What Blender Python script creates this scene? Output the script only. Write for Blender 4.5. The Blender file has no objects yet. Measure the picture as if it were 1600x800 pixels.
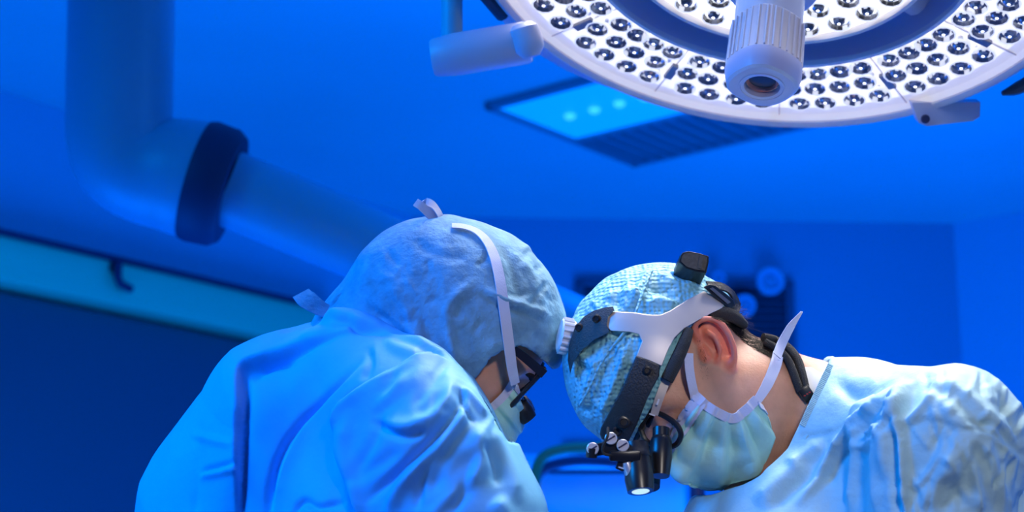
import bpy, bmesh, math, random
import numpy as np
from mathutils import Vector, Matrix
from mathutils.geometry import delaunay_2d_cdt

random.seed(3); np.random.seed(3)
S = bpy.context.scene
COL = S.collection

# ------------------------------------------------------------------ camera
F = 2800.0                                   # focal length in pixels of the 1600x800 frame
PITCH = math.radians(14.0)
EYE = np.array([0.0, 0.0, 1.2])
RGT = np.array([1.0, 0, 0]); UPV = np.array([0, -math.sin(PITCH), math.cos(PITCH)])
FWD = np.array([0, math.cos(PITCH), math.sin(PITCH)])
cam_d = bpy.data.cameras.new('camera'); cam = bpy.data.objects.new('camera', cam_d); COL.objects.link(cam)
cam.location = EYE; cam.rotation_euler = (math.pi/2 + PITCH, 0, 0)
cam_d.sensor_width = 36; cam_d.lens = F/1600*36
cam_d.dof.use_dof = True; cam_d.dof.focus_distance = 1.84; cam_d.dof.aperture_fstop = 5.6
cam_d.clip_start = 0.05
S.camera = cam

# ------------------------------------------------------------------ light
wd = bpy.data.worlds.new('world'); S.world = wd; wd.use_nodes = True
bg = wd.node_tree.nodes['Background']; bg.inputs[0].default_value = (0.0, 0.13, 1.0, 1); bg.inputs[1].default_value = 0.15
S.view_settings.view_transform = 'Standard'; S.view_settings.look = 'None'
S.view_settings.exposure = 0.0; S.view_settings.gamma = 1.0; S.view_settings.use_curve_mapping = False

LAMP_C = np.array([(1213.2-800)/F*2.038, (400+86.4)/F*2.038, 2.038])      # surgical lamp centre, in camera space
LAMP_N = np.array([-0.1514, -0.8618, -0.4842]); LAMP_N /= np.linalg.norm(LAMP_N)

def to_world(v):
    v = np.asarray(v, float)
    return EYE + v[..., 0:1]*RGT + v[..., 1:2]*UPV + v[..., 2:3]*FWD
def to_cam(w):
    w = np.asarray(w, float) - EYE
    return np.stack([w @ RGT, w @ UPV, w @ FWD], -1)
def dir_world(v): return v[0]*RGT + v[1]*UPV + v[2]*FWD
def P(x, y, d): return np.array([(x-800)/F*d, (400-y)/F*d, d])

def light(name, kind, loc, target, power, color, **kw):
    l = bpy.data.lights.new(name, kind); o = bpy.data.objects.new(name, l); COL.objects.link(o)
    l.energy = power; l.color = color
    for k, v in kw.items(): setattr(l, k, v)
    o.location = loc
    o.rotation_euler = (Vector(target)-Vector(loc)).to_track_quat('-Z', 'Y').to_euler()
    return o
lamp_pos = to_world(LAMP_C + LAMP_N*0.012)
light('surgical_lamp_light', 'AREA', lamp_pos, lamp_pos + dir_world(LAMP_N), 3.0, (1.0, 0.95, 0.90), shape='DISK', size=0.66, spread=math.radians(48))
# the second lamp head of the theatre, above and behind the camera
light('second_lamp_light', 'SPOT', (0.45, 0.10, 1.95), tuple(to_world(P(1215, 640, 1.8))), 40, (1.0, 0.92, 0.86), spot_size=math.radians(28), spot_blend=0.55, shadow_soft_size=0.12)
light('blue_overhead_light', 'AREA', (-1.7, 1.0, 2.6), (-0.35, 1.95, 1.4), 20, (0.0, 0.26, 1.0), shape='RECTANGLE', size=1.0, size_y=1.0, spread=math.radians(75))  # unseen blue source added to colour the hooded surgeon's gown from the left
light('blue_overhead_light', 'AREA', (1.2, 3.6, 2.86), (0.9, 4.4, 0.0), 90, (0.0, 0.13, 1.0), shape='RECTANGLE', size=1.2, size_y=1.2, spread=math.radians(125))
light('blue_room_fill', 'AREA', (0.8, 4.3, 0.6), (0.4, 4.9, 2.9), 78, (0.0, 0.14, 1.0), shape='RECTANGLE', size=1.6, size_y=1.2)  # unseen blue source added low down to brighten ceiling and far walls
light('blue_room_fill', 'AREA', (-1.6, 3.2, 0.5), (-1.2, 4.0, 2.9), 46, (0.0, 0.14, 1.0), shape='RECTANGLE', size=1.2, size_y=1.2)  # second added source, out of view, lifting the upper left wall
light('blue_side_fill', 'AREA', (2.6, 1.75, 1.75), (0.55, 1.85, 1.5), 17, (0.02, 0.25, 1.0), shape='RECTANGLE', size=1.0, size_y=1.0)  # unseen blue fill added to tint and rim the pale gown

# ------------------------------------------------------------------ materials
MATS = {}
def mat(name, color, rough=0.6, metal=0.0, emit=None, es=0.0, sss=0.0, var=0.0, vscale=20, bump=0.0, bscale=60, btype='NOISE', stretch=None, alpha=1.0, trans=0.0, spec=0.5, coat=0.0, sheen=0.0):
    if name in MATS: return MATS[name]
    m = bpy.data.materials.new(name); m.use_nodes = True; nt = m.node_tree; b = nt.nodes['Principled BSDF']
    b.inputs['Base Color'].default_value = (*color, 1); b.inputs['Roughness'].default_value = rough
    b.inputs['Metallic'].default_value = metal; b.inputs['Specular IOR Level'].default_value = spec
    b.inputs['Coat Weight'].default_value = coat; b.inputs['Sheen Weight'].default_value = sheen
    if trans: b.inputs['Transmission Weight'].default_value = trans
    if alpha < 1: b.inputs['Alpha'].default_value = alpha
    if emit: b.inputs['Emission Color'].default_value = (*emit, 1); b.inputs['Emission Strength'].default_value = es
    if sss:
        b.inputs['Subsurface Weight'].default_value = sss; b.inputs['Subsurface Radius'].default_value = (1.0, 0.25, 0.12); b.inputs['Subsurface Scale'].default_value = 0.006
    if var or bump:
        tc = nt.nodes.new('ShaderNodeTexCoord'); src = tc.outputs['Object']
        if stretch:
            mp = nt.nodes.new('ShaderNodeMapping'); mp.inputs['Scale'].default_value = stretch; nt.links.new(src, mp.inputs[0]); src = mp.outputs[0]
    if var:
        n = nt.nodes.new('ShaderNodeTexNoise'); n.inputs['Scale'].default_value = vscale; n.inputs['Detail'].default_value = 5; nt.links.new(src, n.inputs['Vector'])
        r = nt.nodes.new('ShaderNodeMapRange'); r.inputs[1].default_value = 0.3; r.inputs[2].default_value = 0.7; r.inputs[3].default_value = 1-var; r.inputs[4].default_value = 1+var
        nt.links.new(n.outputs[0], r.inputs[0])
        mx = nt.nodes.new('ShaderNodeVectorMath'); mx.operation = 'SCALE'; mx.inputs[0].default_value = color; nt.links.new(r.outputs[0], mx.inputs['Scale'])
        nt.links.new(mx.outputs[0], b.inputs['Base Color'])
    if bump:
        if btype == 'VORONOI':
            n = nt.nodes.new('ShaderNodeTexVoronoi'); n.inputs['Scale'].default_value = bscale; n.feature = 'SMOOTH_F1'; n.inputs['Randomness'].default_value = 0.45; out = n.outputs['Distance']
        elif btype == 'CHECK':
            n = nt.nodes.new('ShaderNodeTexChecker'); n.inputs['Scale'].default_value = bscale; out = n.outputs['Fac']
        else:
            n = nt.nodes.new('ShaderNodeTexNoise'); n.inputs['Scale'].default_value = bscale; n.inputs['Detail'].default_value = 6; out = n.outputs[0]
        nt.links.new(src, n.inputs['Vector'])
        bm_ = nt.nodes.new('ShaderNodeBump'); bm_.inputs['Strength'].default_value = min(1, bump); bm_.inputs['Distance'].default_value = 0.004
        nt.links.new(out, bm_.inputs['Height']); nt.links.new(bm_.outputs[0], b.inputs['Normal'])
    MATS[name] = m
    return m

def attr_mix(m, attr, color, fac=1.0):
    """mix another colour into a material's base colour where a point attribute says so"""
    nt = m.node_tree; b = nt.nodes['Principled BSDF']
    a = nt.nodes.new('ShaderNodeAttribute'); a.attribute_name = attr
    mx = nt.nodes.new('ShaderNodeMix'); mx.data_type = 'RGBA'
    s = b.inputs['Base Color']
    if s.is_linked: nt.links.new(s.links[0].from_socket, mx.inputs[6])
    else: mx.inputs[6].default_value = s.default_value
    mx.inputs[7].default_value = (*color, 1)
    ml = nt.nodes.new('ShaderNodeMath'); ml.operation = 'MULTIPLY'; ml.inputs[1].default_value = fac
    nt.links.new(a.outputs['Fac'], ml.inputs[0]); nt.links.new(ml.outputs[0], mx.inputs[0]); nt.links.new(mx.outputs[2], s)

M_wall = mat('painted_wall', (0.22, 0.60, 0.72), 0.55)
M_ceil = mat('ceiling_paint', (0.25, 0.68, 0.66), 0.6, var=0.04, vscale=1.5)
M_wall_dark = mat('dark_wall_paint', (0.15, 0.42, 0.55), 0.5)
M_door = mat('dark_door', (0.10, 0.13, 0.16), 0.45)
M_rail = mat('door_rail', (0.10, 0.95, 0.46), 0.35, metal=0.15)
M_floor = mat('floor_vinyl', (0.35, 0.40, 0.42), 0.4)
M_white = mat('white_plastic', (0.72, 0.72, 0.76), 0.4)
M_arm = mat('pendant_enamel', (0.18, 0.46, 0.56), 0.4)
M_navy = mat('collar_rubber', (0.03, 0.03, 0.08), 0.6)
M_black = mat('black_plastic', (0.013, 0.013, 0.015), 0.32)
M_leather = mat('black_leather', (0.022, 0.022, 0.024), 0.5, bump=0.35, bscale=500)
M_foam = mat('black_foam', (0.035, 0.033, 0.030), 0.95, bump=0.5, bscale=900)
M_silver = mat('satin_silver', (0.56, 0.50, 0.47), 0.42, metal=0.25)
M_chrome = mat('chrome', (0.72, 0.72, 0.76), 0.35, metal=0.6)
M_grey = mat('grey_plastic', (0.55, 0.55, 0.56), 0.4)
M_skin = mat('skin', (0.70, 0.36, 0.24), 0.5, sss=0.25, var=0.10, vscale=60, bump=0.12, bscale=420)
attr_mix(M_skin, 'stubble', (0.10, 0.065, 0.05), 0.75); attr_mix(M_skin, 'ear', (0.88, 0.19, 0.10), 0.7)  # ear: redder skin, plus the red of light shining through put into the colour
M_hair = mat('dark_hair', (0.022, 0.015, 0.012), 0.75, spec=0.12)
M_eye = mat('eyeball', (0.75, 0.72, 0.70), 0.15)
M_iris = mat('iris', (0.05, 0.035, 0.025), 0.1)
M_gownL = mat('blue_gown_fabric', (0.16, 0.50, 0.82), 0.62, var=0.05, vscale=9, bump=0.2, bscale=60)
M_gownR = mat('pale_gown_fabric', (0.38, 0.60, 0.64), 0.62, var=0.06, vscale=12, bump=0.38, bscale=85)
M_hood = mat('hood_nonwoven', (0.17, 0.36, 0.52), 0.8, var=0.20, vscale=55, bump=0.55, bscale=130)
M_cap = mat('cap_nonwoven', (0.20, 0.50, 0.60), 0.55, var=0.12, vscale=40, bump=1.0, bscale=215, btype='VORONOI')
M_mask = mat('mask_fabric', (0.42, 0.76, 0.69), 0.7, var=0.04, vscale=60, bump=0.15, bscale=200)
M_tie = mat('mask_tie_fabric', (0.62, 0.64, 0.80), 0.75, bump=0.5, bscale=520, btype='CHECK')
M_shirt = mat('undershirt_cotton', (0.80, 0.78, 0.74), 0.8)
M_glove = mat('glove_latex', (0.70, 0.66, 0.58), 0.5)

# ------------------------------------------------------------------ object helpers
def new_obj(name, me, parent=None):
    o = bpy.data.objects.new(name, me); COL.objects.link(o)
    if parent is not None: o.parent = parent
    return o
def root_of(o):
    while o.parent: o = o.parent
    return o
def mk(name, V, faces, m, parent=None, space='cam', smooth=True, origin=None, attrs=None, mats=None, mi=None):
    """link V, faces as ONE mesh object; vertices are given in camera or world space"""
    W = to_world(V) if space == 'cam' else np.asarray(V, float)
    if parent is not None: org = np.array(root_of(parent).location)
    else: org = np.array(origin) if origin is not None else np.array([W[:, 0].mean(), W[:, 1].mean(), W[:, 2].min()])
    me = bpy.data.meshes.new(name)
    L = W - org
    if isinstance(faces, np.ndarray) and faces.ndim == 2:
        n, k = faces.shape
        me.vertices.add(len(L)); me.vertices.foreach_set('co', L.astype(np.float32).ravel())
        me.loops.add(n*k); me.loops.foreach_set('vertex_index', faces.astype(np.int32).ravel())
        me.polygons.add(n); me.polygons.foreach_set('loop_start', np.arange(0, n*k, k, dtype=np.int32))
        me.update(calc_edges=True)
    else:
        me.from_pydata([tuple(v) for v in L], [], [tuple(f) for f in faces])
    for q in (mats or [m]): me.materials.append(q)
    if mi is not None: me.polygons.foreach_set('material_index', np.asarray(mi, np.int32))
    if smooth: me.polygons.foreach_set('use_smooth', np.ones(len(me.polygons), bool))
    for k, v in (attrs or {}).items():
        a = me.attributes.new(k, 'FLOAT', 'POINT'); a.data.foreach_set('value', np.asarray(v, np.float32))
    me.validate()
    o = new_obj(name, me, parent)
    if parent is None: o.location = org
    return o
def tag(o, label=None, cat=None, group=None, kind=None):
    for k, v in (('label', label), ('category', cat), ('group', group), ('kind', kind)):
        if v: o[k] = v
    return o
def empty(name, loc):
    o = bpy.data.objects.new(name, None); COL.objects.link(o); o.location = loc; o.empty_display_size = 0.05
    return o

# shape helpers: all return (V, faces)
def nrm(v):
    v = np.asarray(v, float); return v/max(1e-12, np.linalg.norm(v))
def merge(*parts):
    V, Fc, n = [], [], 0
    for v, f in parts:
        V.append(np.asarray(v, float)); Fc += [tuple(i+n for i in q) for q in f]; n += len(v)
    return np.concatenate(V), Fc
def frame(axis, hint=None):
    a = nrm(axis); h = np.array(hint if hint is not None else ([0, 0, 1.] if abs(a[2]) < .9 else [1., 0, 0]), float)
    u = nrm(h - a*(h@a)); return u, np.cross(a, u), a
def lathe(c, axis, prof, n=24, hint=None, loop=False):
    """prof: (z along axis, radius)"""
    u, v, a = frame(axis, hint); c = np.asarray(c, float)
    V, Fc = [], []
    for z, r in prof:
        for i in range(n):
            t = 2*math.pi*i/n; V.append(c + a*z + (u*math.cos(t)+v*math.sin(t))*r)
    for k in range(len(prof)-1):
        for i in range(n):
            j = (i+1) % n; Fc.append((k*n+i, k*n+j, (k+1)*n+j, (k+1)*n+i))
    if loop:
        k = len(prof)-1
        for i in range(n): j = (i+1) % n; Fc.append((k*n+i, k*n+j, j, i))
    else: Fc.append(tuple(range(n))[::-1]); Fc.append(tuple((len(prof)-1)*n+i for i in range(n)))
    return np.array(V), Fc
def smooth_path(pts, n=8):
    """Catmull-Rom through the points"""
    p = np.asarray(pts, float); q = np.vstack([2*p[0]-p[1], p, 2*p[-1]-p[-2]]); out = []
    for i in range(1, len(q)-2):
        for t in np.linspace(0, 1, n, endpoint=False):
            a, b, c, d = q[i-1], q[i], q[i+1], q[i+2]
            out.append(.5*((2*b)+(c-a)*t+(2*a-5*b+4*c-d)*t*t+(3*b-a-3*c+d)*t**3))
    out.append(q[-2]); return np.array(out)
def tube(pts, r, n=10, hint=None, flat=1.0):
    p = np.asarray(pts, float); r = np.broadcast_to(np.asarray(r, float), (len(p),)) if np.ndim(r) == 0 else np.interp(np.linspace(0, 1, len(p)), np.linspace(0, 1, len(r)), r)
    V, Fc = [], []; u = None
    for i in range(len(p)):
        a = nrm(p[min(i+1, len(p)-1)] - p[max(i-1, 0)])
        if u is None: u, w, a = frame(a, hint)
        else: u = nrm(u - a*(u@a)); w = np.cross(a, u)
        for k in range(n):
            t = 2*math.pi*k/n; V.append(p[i] + (u*math.cos(t)*flat + w*math.sin(t))*r[i])
    for i in range(len(p)-1):
        for k in range(n):
            j = (k+1) % n; Fc.append((i*n+k, i*n+j, (i+1)*n+j, (i+1)*n+k))
    Fc.append(tuple(range(n))[::-1]); Fc.append(tuple((len(p)-1)*n+i for i in range(n)))
    return np.array(V), Fc
def ribbon(pts, normals, width, thick=0.0012):
    """flat band along pts; normals point out of the band's face"""
    p = np.asarray(pts, float); N = np.asarray(normals, float)
    if N.ndim == 1: N = np.broadcast_to(N, p.shape)
    w = np.interp(np.linspace(0, 1, len(p)), np.linspace(0, 1, np.size(width)), np.atleast_1d(width))
    V, Fc = [], []
    for i in range(len(p)):
        a = nrm(p[min(i+1, len(p)-1)] - p[max(i-1, 0)]); s = nrm(np.cross(a, N[i])); m = nrm(np.cross(s, a))
        if m @ N[i] < 0: m = -m
        for sx, sy in ((-.5, -.5), (.5, -.5), (.5, .5), (-.5, .5)): V.append(p[i] + s*sx*w[i] + m*sy*thick)
    for i in range(len(p)-1):
        for k in range(4): j = (k+1) % 4; Fc.append((4*i+k, 4*i+j, 4*i+4+j, 4*i+4+k))
    Fc.append((3, 2, 1, 0)); b = 4*(len(p)-1); Fc.append((b, b+1, b+2, b+3))
    return np.array(V), Fc
def box(c, ax, ay, az, sx, sy, sz, bev=0.0, seg=2):
    bm = bmesh.new(); bmesh.ops.create_cube(bm, size=1)
    for v in bm.verts: v.co = Vector((v.co.x*sx, v.co.y*sy, v.co.z*sz))
    if bev: bmesh.ops.bevel(bm, geom=bm.edges[:], offset=bev, segments=seg, affect='EDGES', profile=.5)
    bm.verts.index_update()
    V = np.array([np.asarray(c)+v.co.x*np.asarray(ax)+v.co.y*np.asarray(ay)+v.co.z*np.asarray(az) for v in bm.verts]); Fc = [tuple(v.index for v in f.verts) for f in bm.faces]
    bm.free(); return V, Fc
X_, Y_, Z_ = np.array([1., 0, 0]), np.array([0, 1., 0]), np.array([0, 0, 1.])
def prism(outline, ext):
    """closed outline of 3-D points pushed along ext"""
    p = np.asarray(outline, float); n = len(p); V = np.vstack([p, p+np.asarray(ext)])
    Fc = [tuple(range(n))[::-1], tuple(range(n, 2*n))] + [(i, (i+1) % n, n+(i+1) % n, n+i) for i in range(n)]
    return V, Fc

# ------------------------------------------------------------------ distance fields and surface nets
def sphere(p, c, r): return np.linalg.norm(p-c, axis=1)-r
def cone(p, a, b, ra, rb, flat=None):
    """capsule with two radii; flat = (axis, factor) widens it along an axis"""
    a = np.asarray(a, float); b = np.asarray(b, float); q = p-a; ba = b-a
    t = np.clip(q@ba/(ba@ba), 0, 1); v = q - t[:, None]*ba
    if flat is not None:
        ax, k = flat; c = v@ax; v = v + np.outer(c*(1/k-1), ax)
    return np.linalg.norm(v, axis=1)-(ra+(rb-ra)*t)
def ellip(p, c, r, R=None):
    q = p-c
    if R is not None: q = q@R
    k0 = np.linalg.norm(q/r, axis=1); k1 = np.linalg.norm(q/(np.asarray(r)**2), axis=1)+1e-9
    return k0*(k0-1)/k1
def smin(a, b, k):
    h = np.clip(k-np.abs(a-b), 0, None)/k; return np.minimum(a, b)-h*h*k*.25
def smax(a, b, k): return -smin(-a, -b, k)
def chain(p, pts, radii, k=0.006, flat=None):
    d = None
    for i in range(len(pts)-1):
        e = cone(p, pts[i], pts[i+1], radii[i], radii[i+1], flat); d = e if d is None else (smin(d, e, k) if k else np.minimum(d, e))
    return d
def axis_steps(segs):
    """segs: (start, end, step) in ascending order, contiguous"""
    out = []
    for a, b, s in segs: out.append(np.arange(a, b-1e-9, s))
    return np.concatenate(out)
def nets(fn, xs, ys, zs, B=8, margin=1.35):
    pad = lambda a: np.concatenate([a, a[-1]+(np.arange(1, (-len(a)) % B+1))*(a[-1]-a[-2])])
    xs, ys, zs = pad(xs), pad(ys), pad(zs); nx, ny, nz = len(xs), len(ys), len(zs)
    bx, by, bz = nx//B, ny//B, nz//B
    cx = xs.reshape(bx, B); cy = ys.reshape(by, B); cz = zs.reshape(bz, B)
    mx, my, mz = cx.mean(1), cy.mean(1), cz.mean(1)
    hx, hy, hz = [(c[:, -1]-c[:, 0])/2+1e-3 for c in (cx, cy, cz)]
    G = np.stack(np.meshgrid(mx, my, mz, indexing='ij'), -1).reshape(-1, 3)
    H = np.stack(np.meshgrid(hx, hy, hz, indexing='ij'), -1).reshape(-1, 3)
    dc = fn(G)
    D = np.broadcast_to(dc.reshape(bx, by, bz)[:, None, :, None, :, None], (bx, B, by, B, bz, B)).astype(np.float32).copy()
    act = np.where(np.abs(dc) < np.linalg.norm(H, axis=1)*margin+0.008)[0]
    for s in range(0, len(act), 400):
        a = act[s:s+400]; i, j, k = np.unravel_index(a, (bx, by, bz)); n = len(a)
        pts = np.empty((n, B, B, B, 3)); pts[..., 0] = cx[i][:, :, None, None]; pts[..., 1] = cy[j][:, None, :, None]; pts[..., 2] = cz[k][:, None, None, :]
        v = fn(pts.reshape(-1, 3)).reshape(n, B, B, B)
        D[i, :, j, :, k, :] = v
    D = D.reshape(nx, ny, nz); Sg = D < 0
    c = Sg[:-1, :-1, :-1].astype(np.int8)
    for di, dj, dk in ((1,0,0),(0,1,0),(0,0,1),(1,1,0),(1,0,1),(0,1,1),(1,1,1)):
        c = c + Sg[di:nx-1+di, dj:ny-1+dj, dk:nz-1+dk]
    I, J, K = np.where((c > 0) & (c < 8)); N = len(I)
    idx = np.full((nx-1, ny-1, nz-1), -1, np.int32); idx[I, J, K] = np.arange(N)
    acc = np.zeros((N, 3)); cnt = np.zeros(N)
    corners = [(a, b, d) for a in (0, 1) for b in (0, 1) for d in (0, 1)]
    for A in corners:
        for ax in range(3):
            if A[ax] == 1: continue
            Bc = list(A); Bc[ax] = 1
            va = D[I+A[0], J+A[1], K+A[2]]; vb = D[I+Bc[0], J+Bc[1], K+Bc[2]]
            m = (va < 0) != (vb < 0); t = np.where(m, va/np.where(m, va-vb, 1), 0)
            pa = np.stack([xs[I+A[0]], ys[J+A[1]], zs[K+A[2]]], 1); pb = np.stack([xs[I+Bc[0]], ys[J+Bc[1]], zs[K+Bc[2]]], 1)
            acc += np.where(m[:, None], pa+(pb-pa)*t[:, None], 0); cnt += m
    V = acc/np.maximum(cnt, 1)[:, None]
    Fs = []
    for ax in range(3):
        sl0 = [slice(None)]*3; sl1 = [slice(None)]*3; sl0[ax] = slice(0, -1); sl1[ax] = slice(1, None)
        a = Sg[tuple(sl0)]; b = Sg[tuple(sl1)]
        e = np.array(np.where(a != b)); o1, o2 = [q for q in range(3) if q != ax]
        ok = (e[o1] > 0) & (e[o2] > 0) & (e[o1] < D.shape[o1]-1) & (e[o2] < D.shape[o2]-1); e = e[:, ok]
        flip = a[tuple(e)]
        def at(d1, d2):
            q = e.copy(); q[o1] -= d1; q[o2] -= d2; return idx[tuple(q)]
        quad = np.stack([at(0, 0), at(1, 0), at(1, 1), at(0, 1)], 1)
        if ax == 1: flip = ~flip
        # camera space is left-handed in world terms, so windings are swapped here
        quad[flip] = quad[flip][:, ::-1]
        Fs.append(quad[(quad >= 0).all(1)])
    return V, np.concatenate(Fs)
def vnormals(V, Q):
    n = np.cross(V[Q[:, 2]]-V[Q[:, 0]], V[Q[:, 3]]-V[Q[:, 1]]); out = np.zeros_like(V)
    for k in range(4): np.add.at(out, Q[:, k], n)
    return out/np.maximum(np.linalg.norm(out, axis=1), 1e-12)[:, None]
def relax(V, Q, it=2, f=0.5):
    for _ in range(it):
        acc = np.zeros_like(V); c = np.zeros(len(V))
        for k in range(4):
            a, b = Q[:, k], Q[:, (k+1) % 4]
            np.add.at(acc, a, V[b]); np.add.at(acc, b, V[a]); np.add.at(c, a, 1); np.add.at(c, b, 1)
        V = V + f*(acc/np.maximum(c, 1)[:, None]-V)
    return V
def grad(fn, p, e=5e-4):
    g = np.stack([fn(p+e*d)-fn(p-e*d) for d in np.eye(3)], 1); return g/np.maximum(np.linalg.norm(g, axis=1), 1e-9)[:, None]
def cast(fn, px, d0, d1, off=0.0):
    """first surface of fn along the sight lines through px, from depth d0 to d1"""
    px = np.atleast_2d(np.asarray(px, float)); r = np.stack([(px[:, 0]-800)/F, (400-px[:, 1])/F, np.ones(len(px))], 1)
    d = np.full(len(px), d0, float); best = np.full(len(px), 1e9); bd = d.copy()
    for _ in range(70):
        s = fn(r*d[:, None])-off
        b = s < best; best = np.where(b, s, best); bd = np.where(b, d, bd)
        d = np.clip(d + np.where(s > 2e-4, np.maximum(s*.8, 4e-4), 0), d0, d1)
    return r*bd[:, None]
def proj(V): return np.stack([800+F*V[:, 0]/V[:, 2], 400-F*V[:, 1]/V[:, 2]], 1)
def vnoise(p, seed=0):
    i = np.floor(p).astype(np.int64); f = p-i; f = f*f*(3-2*f)
    def h(a): 
        n = (a[:, 0]*73856093) ^ (a[:, 1]*19349663) ^ (a[:, 2]*83492791) ^ (seed*2654435)
        n = (n ^ (n >> 13))*1274126177; return ((n ^ (n >> 16)) & 0xffff)/65535.
    r = 0
    for a in (0, 1):
        for b in (0, 1):
            for c in (0, 1):
                w = (f[:, 0] if a else 1-f[:, 0])*(f[:, 1] if b else 1-f[:, 1])*(f[:, 2] if c else 1-f[:, 2]); r = r + w*h(i+np.array([a, b, c]))
    return r*2-1
def poly_sd(px, line):
    """distance to a polyline, its signed side (+ = left of travel on screen) and the fraction along it"""
    line = np.asarray(line, float); sg_ = np.diff(line, axis=0); ln_ = np.linalg.norm(sg_, axis=1); L = np.r_[0, np.cumsum(ln_)]
    sn = np.stack([sg_[:, 1], -sg_[:, 0]], 1)/ln_[:, None]; vn = np.vstack([sn[:1], sn[:-1]+sn[1:], sn[-1:]])
    best = np.full(len(px), 1e9); sg = np.zeros(len(px)); fr = np.zeros(len(px))
    for i in range(len(line)-1):
        a, ba = line[i], sg_[i]; q = px-a; t = np.clip(q@ba/(ba@ba), 0, 1); r = q-t[:, None]*ba
        d = np.linalg.norm(r, axis=1); nn = np.where((t <= 0)[:, None], vn[i], np.where((t >= 1)[:, None], vn[i+1], sn[i])); s = np.sign((r*nn).sum(1))
        m = d < best-1e-9; best = np.where(m, d, best); sg = np.where(m, s, sg); fr = np.where(m, (L[i]+t*(L[i+1]-L[i]))/L[-1], fr)
    return best, sg, fr
def inside(px, poly):
    poly = np.asarray(poly, float); c = np.zeros(len(px), bool); x, y = px[:, 0], px[:, 1]
    for i in range(len(poly)):
        a, b = poly[i], poly[i-1]
        m = ((a[1] > y) != (b[1] > y)); xx = (b[0]-a[0])*(y-a[1])/np.where(m, b[1]-a[1], 1)+a[0]; c ^= m & (x < xx)
    return c
def poly_field(px, poly):
    d, _, _ = poly_sd(px, np.vstack([poly, poly[0]])); return np.where(inside(px, poly), -d, d)
def fold(V, N, feats, crumple=None):
    """raise and sink cloth along crease lines; feats: (kind, line, amp, width, t0, t1)"""
    px = proj(V); face = np.clip((-N[:, 2]+0.05)*3, 0, 1); disp = np.zeros(len(V))
    for kind, line, amp, w in feats:
        line = smooth_path(line, 5); mg = 3*w if kind == 'ridge' else 5*w
        ix = np.where((face > 0) & (px > line.min(0)-mg).all(1) & (px < line.max(0)+mg).all(1))[0]
        if not len(ix): continue
        d, s, t = poly_sd(px[ix], line); tp = np.clip(np.minimum(t, 1-t)*5, 0, 1)
        if kind == 'ridge': disp[ix] += amp*np.exp(-(d/w)**2)*tp
        elif kind == 'step': disp[ix] += amp*np.where(s > 0, np.exp(-d/w), np.exp(-(d/4)**2))*tp
        elif kind == 'stepr': disp[ix] += amp*np.where(s < 0, np.exp(-d/w), np.exp(-(d/4)**2))*tp
    out = V + N*(disp*face)[:, None]
    return out
def patch(outline, step, depth, thick, close=True):
    """sheet cut to an outline (in frame pixels), laid on the surface that depth() finds, with real thickness"""
    o = np.asarray(outline, float)
    den = []
    for i in range(len(o)):
        a, b = o[i], o[(i+1) % len(o)]; n = max(1, int(np.linalg.norm(b-a)/step)); den += [a+(b-a)*t for t in np.linspace(0, 1, n, endpoint=False)]
    den = np.array(den); x0, y0 = den.min(0); x1, y1 = den.max(0)
    g = np.stack(np.meshgrid(np.arange(x0, x1, step), np.arange(y0, y1, step)), -1).reshape(-1, 2); g = g[poly_field(g, den) < -step*.5]
    pts = [Vector(p) for p in np.vstack([den, g])]; n = len(den)
    vv, ee, ff, *_ = delaunay_2d_cdt(pts, [(i, (i+1) % n) for i in range(n)], [list(range(n))], 1, 1e-4)
    px = np.array([tuple(v) for v in vv]); A = depth(px); T = A/np.linalg.norm(A, axis=1)[:, None]
    nv = len(px); V = np.vstack([A, A+T*thick]); ff = [tuple(f) for f in ff]
    Fc = ff + [tuple(i+nv for i in f[::-1]) for f in ff]
    cnt = {}
    for f in ff:
        for i in range(len(f)): e = (f[i], f[(i+1) % len(f)]); cnt[e] = 1
    for (a, b) in list(cnt):
        if (b, a) not in cnt: Fc.append((b, a, a+nv, b+nv))
    return V, Fc
def mod_bevel(o, w=0.0015, seg=2, angle=40):
    m = o.modifiers.new('bevel', 'BEVEL'); m.width = w; m.segments = seg; m.limit_method = 'ANGLE'; m.angle_limit = math.radians(angle); return o
def auto_smooth(o, angle=40):
    bm = bmesh.new(); bm.from_mesh(o.data)
    for e in bm.edges: e.smooth = e.is_manifold and e.calc_face_angle(3.2) < math.radians(angle)
    bm.to_mesh(o.data); bm.free(); return o
def fix_normals(o):
    bm = bmesh.new(); bm.from_mesh(o.data); bmesh.ops.recalc_face_normals(bm, faces=bm.faces[:]); bm.to_mesh(o.data); bm.free(); return o
def part(name, geo, m, parent, label=None, angle=40, smooth=True, space='cam', **kw):
    o = mk(name, geo[0], geo[1], m, parent, space=space, smooth=smooth, **kw); fix_normals(o)
    if smooth and angle: auto_smooth(o, angle)
    if label: o['label'] = label
    return o

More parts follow.
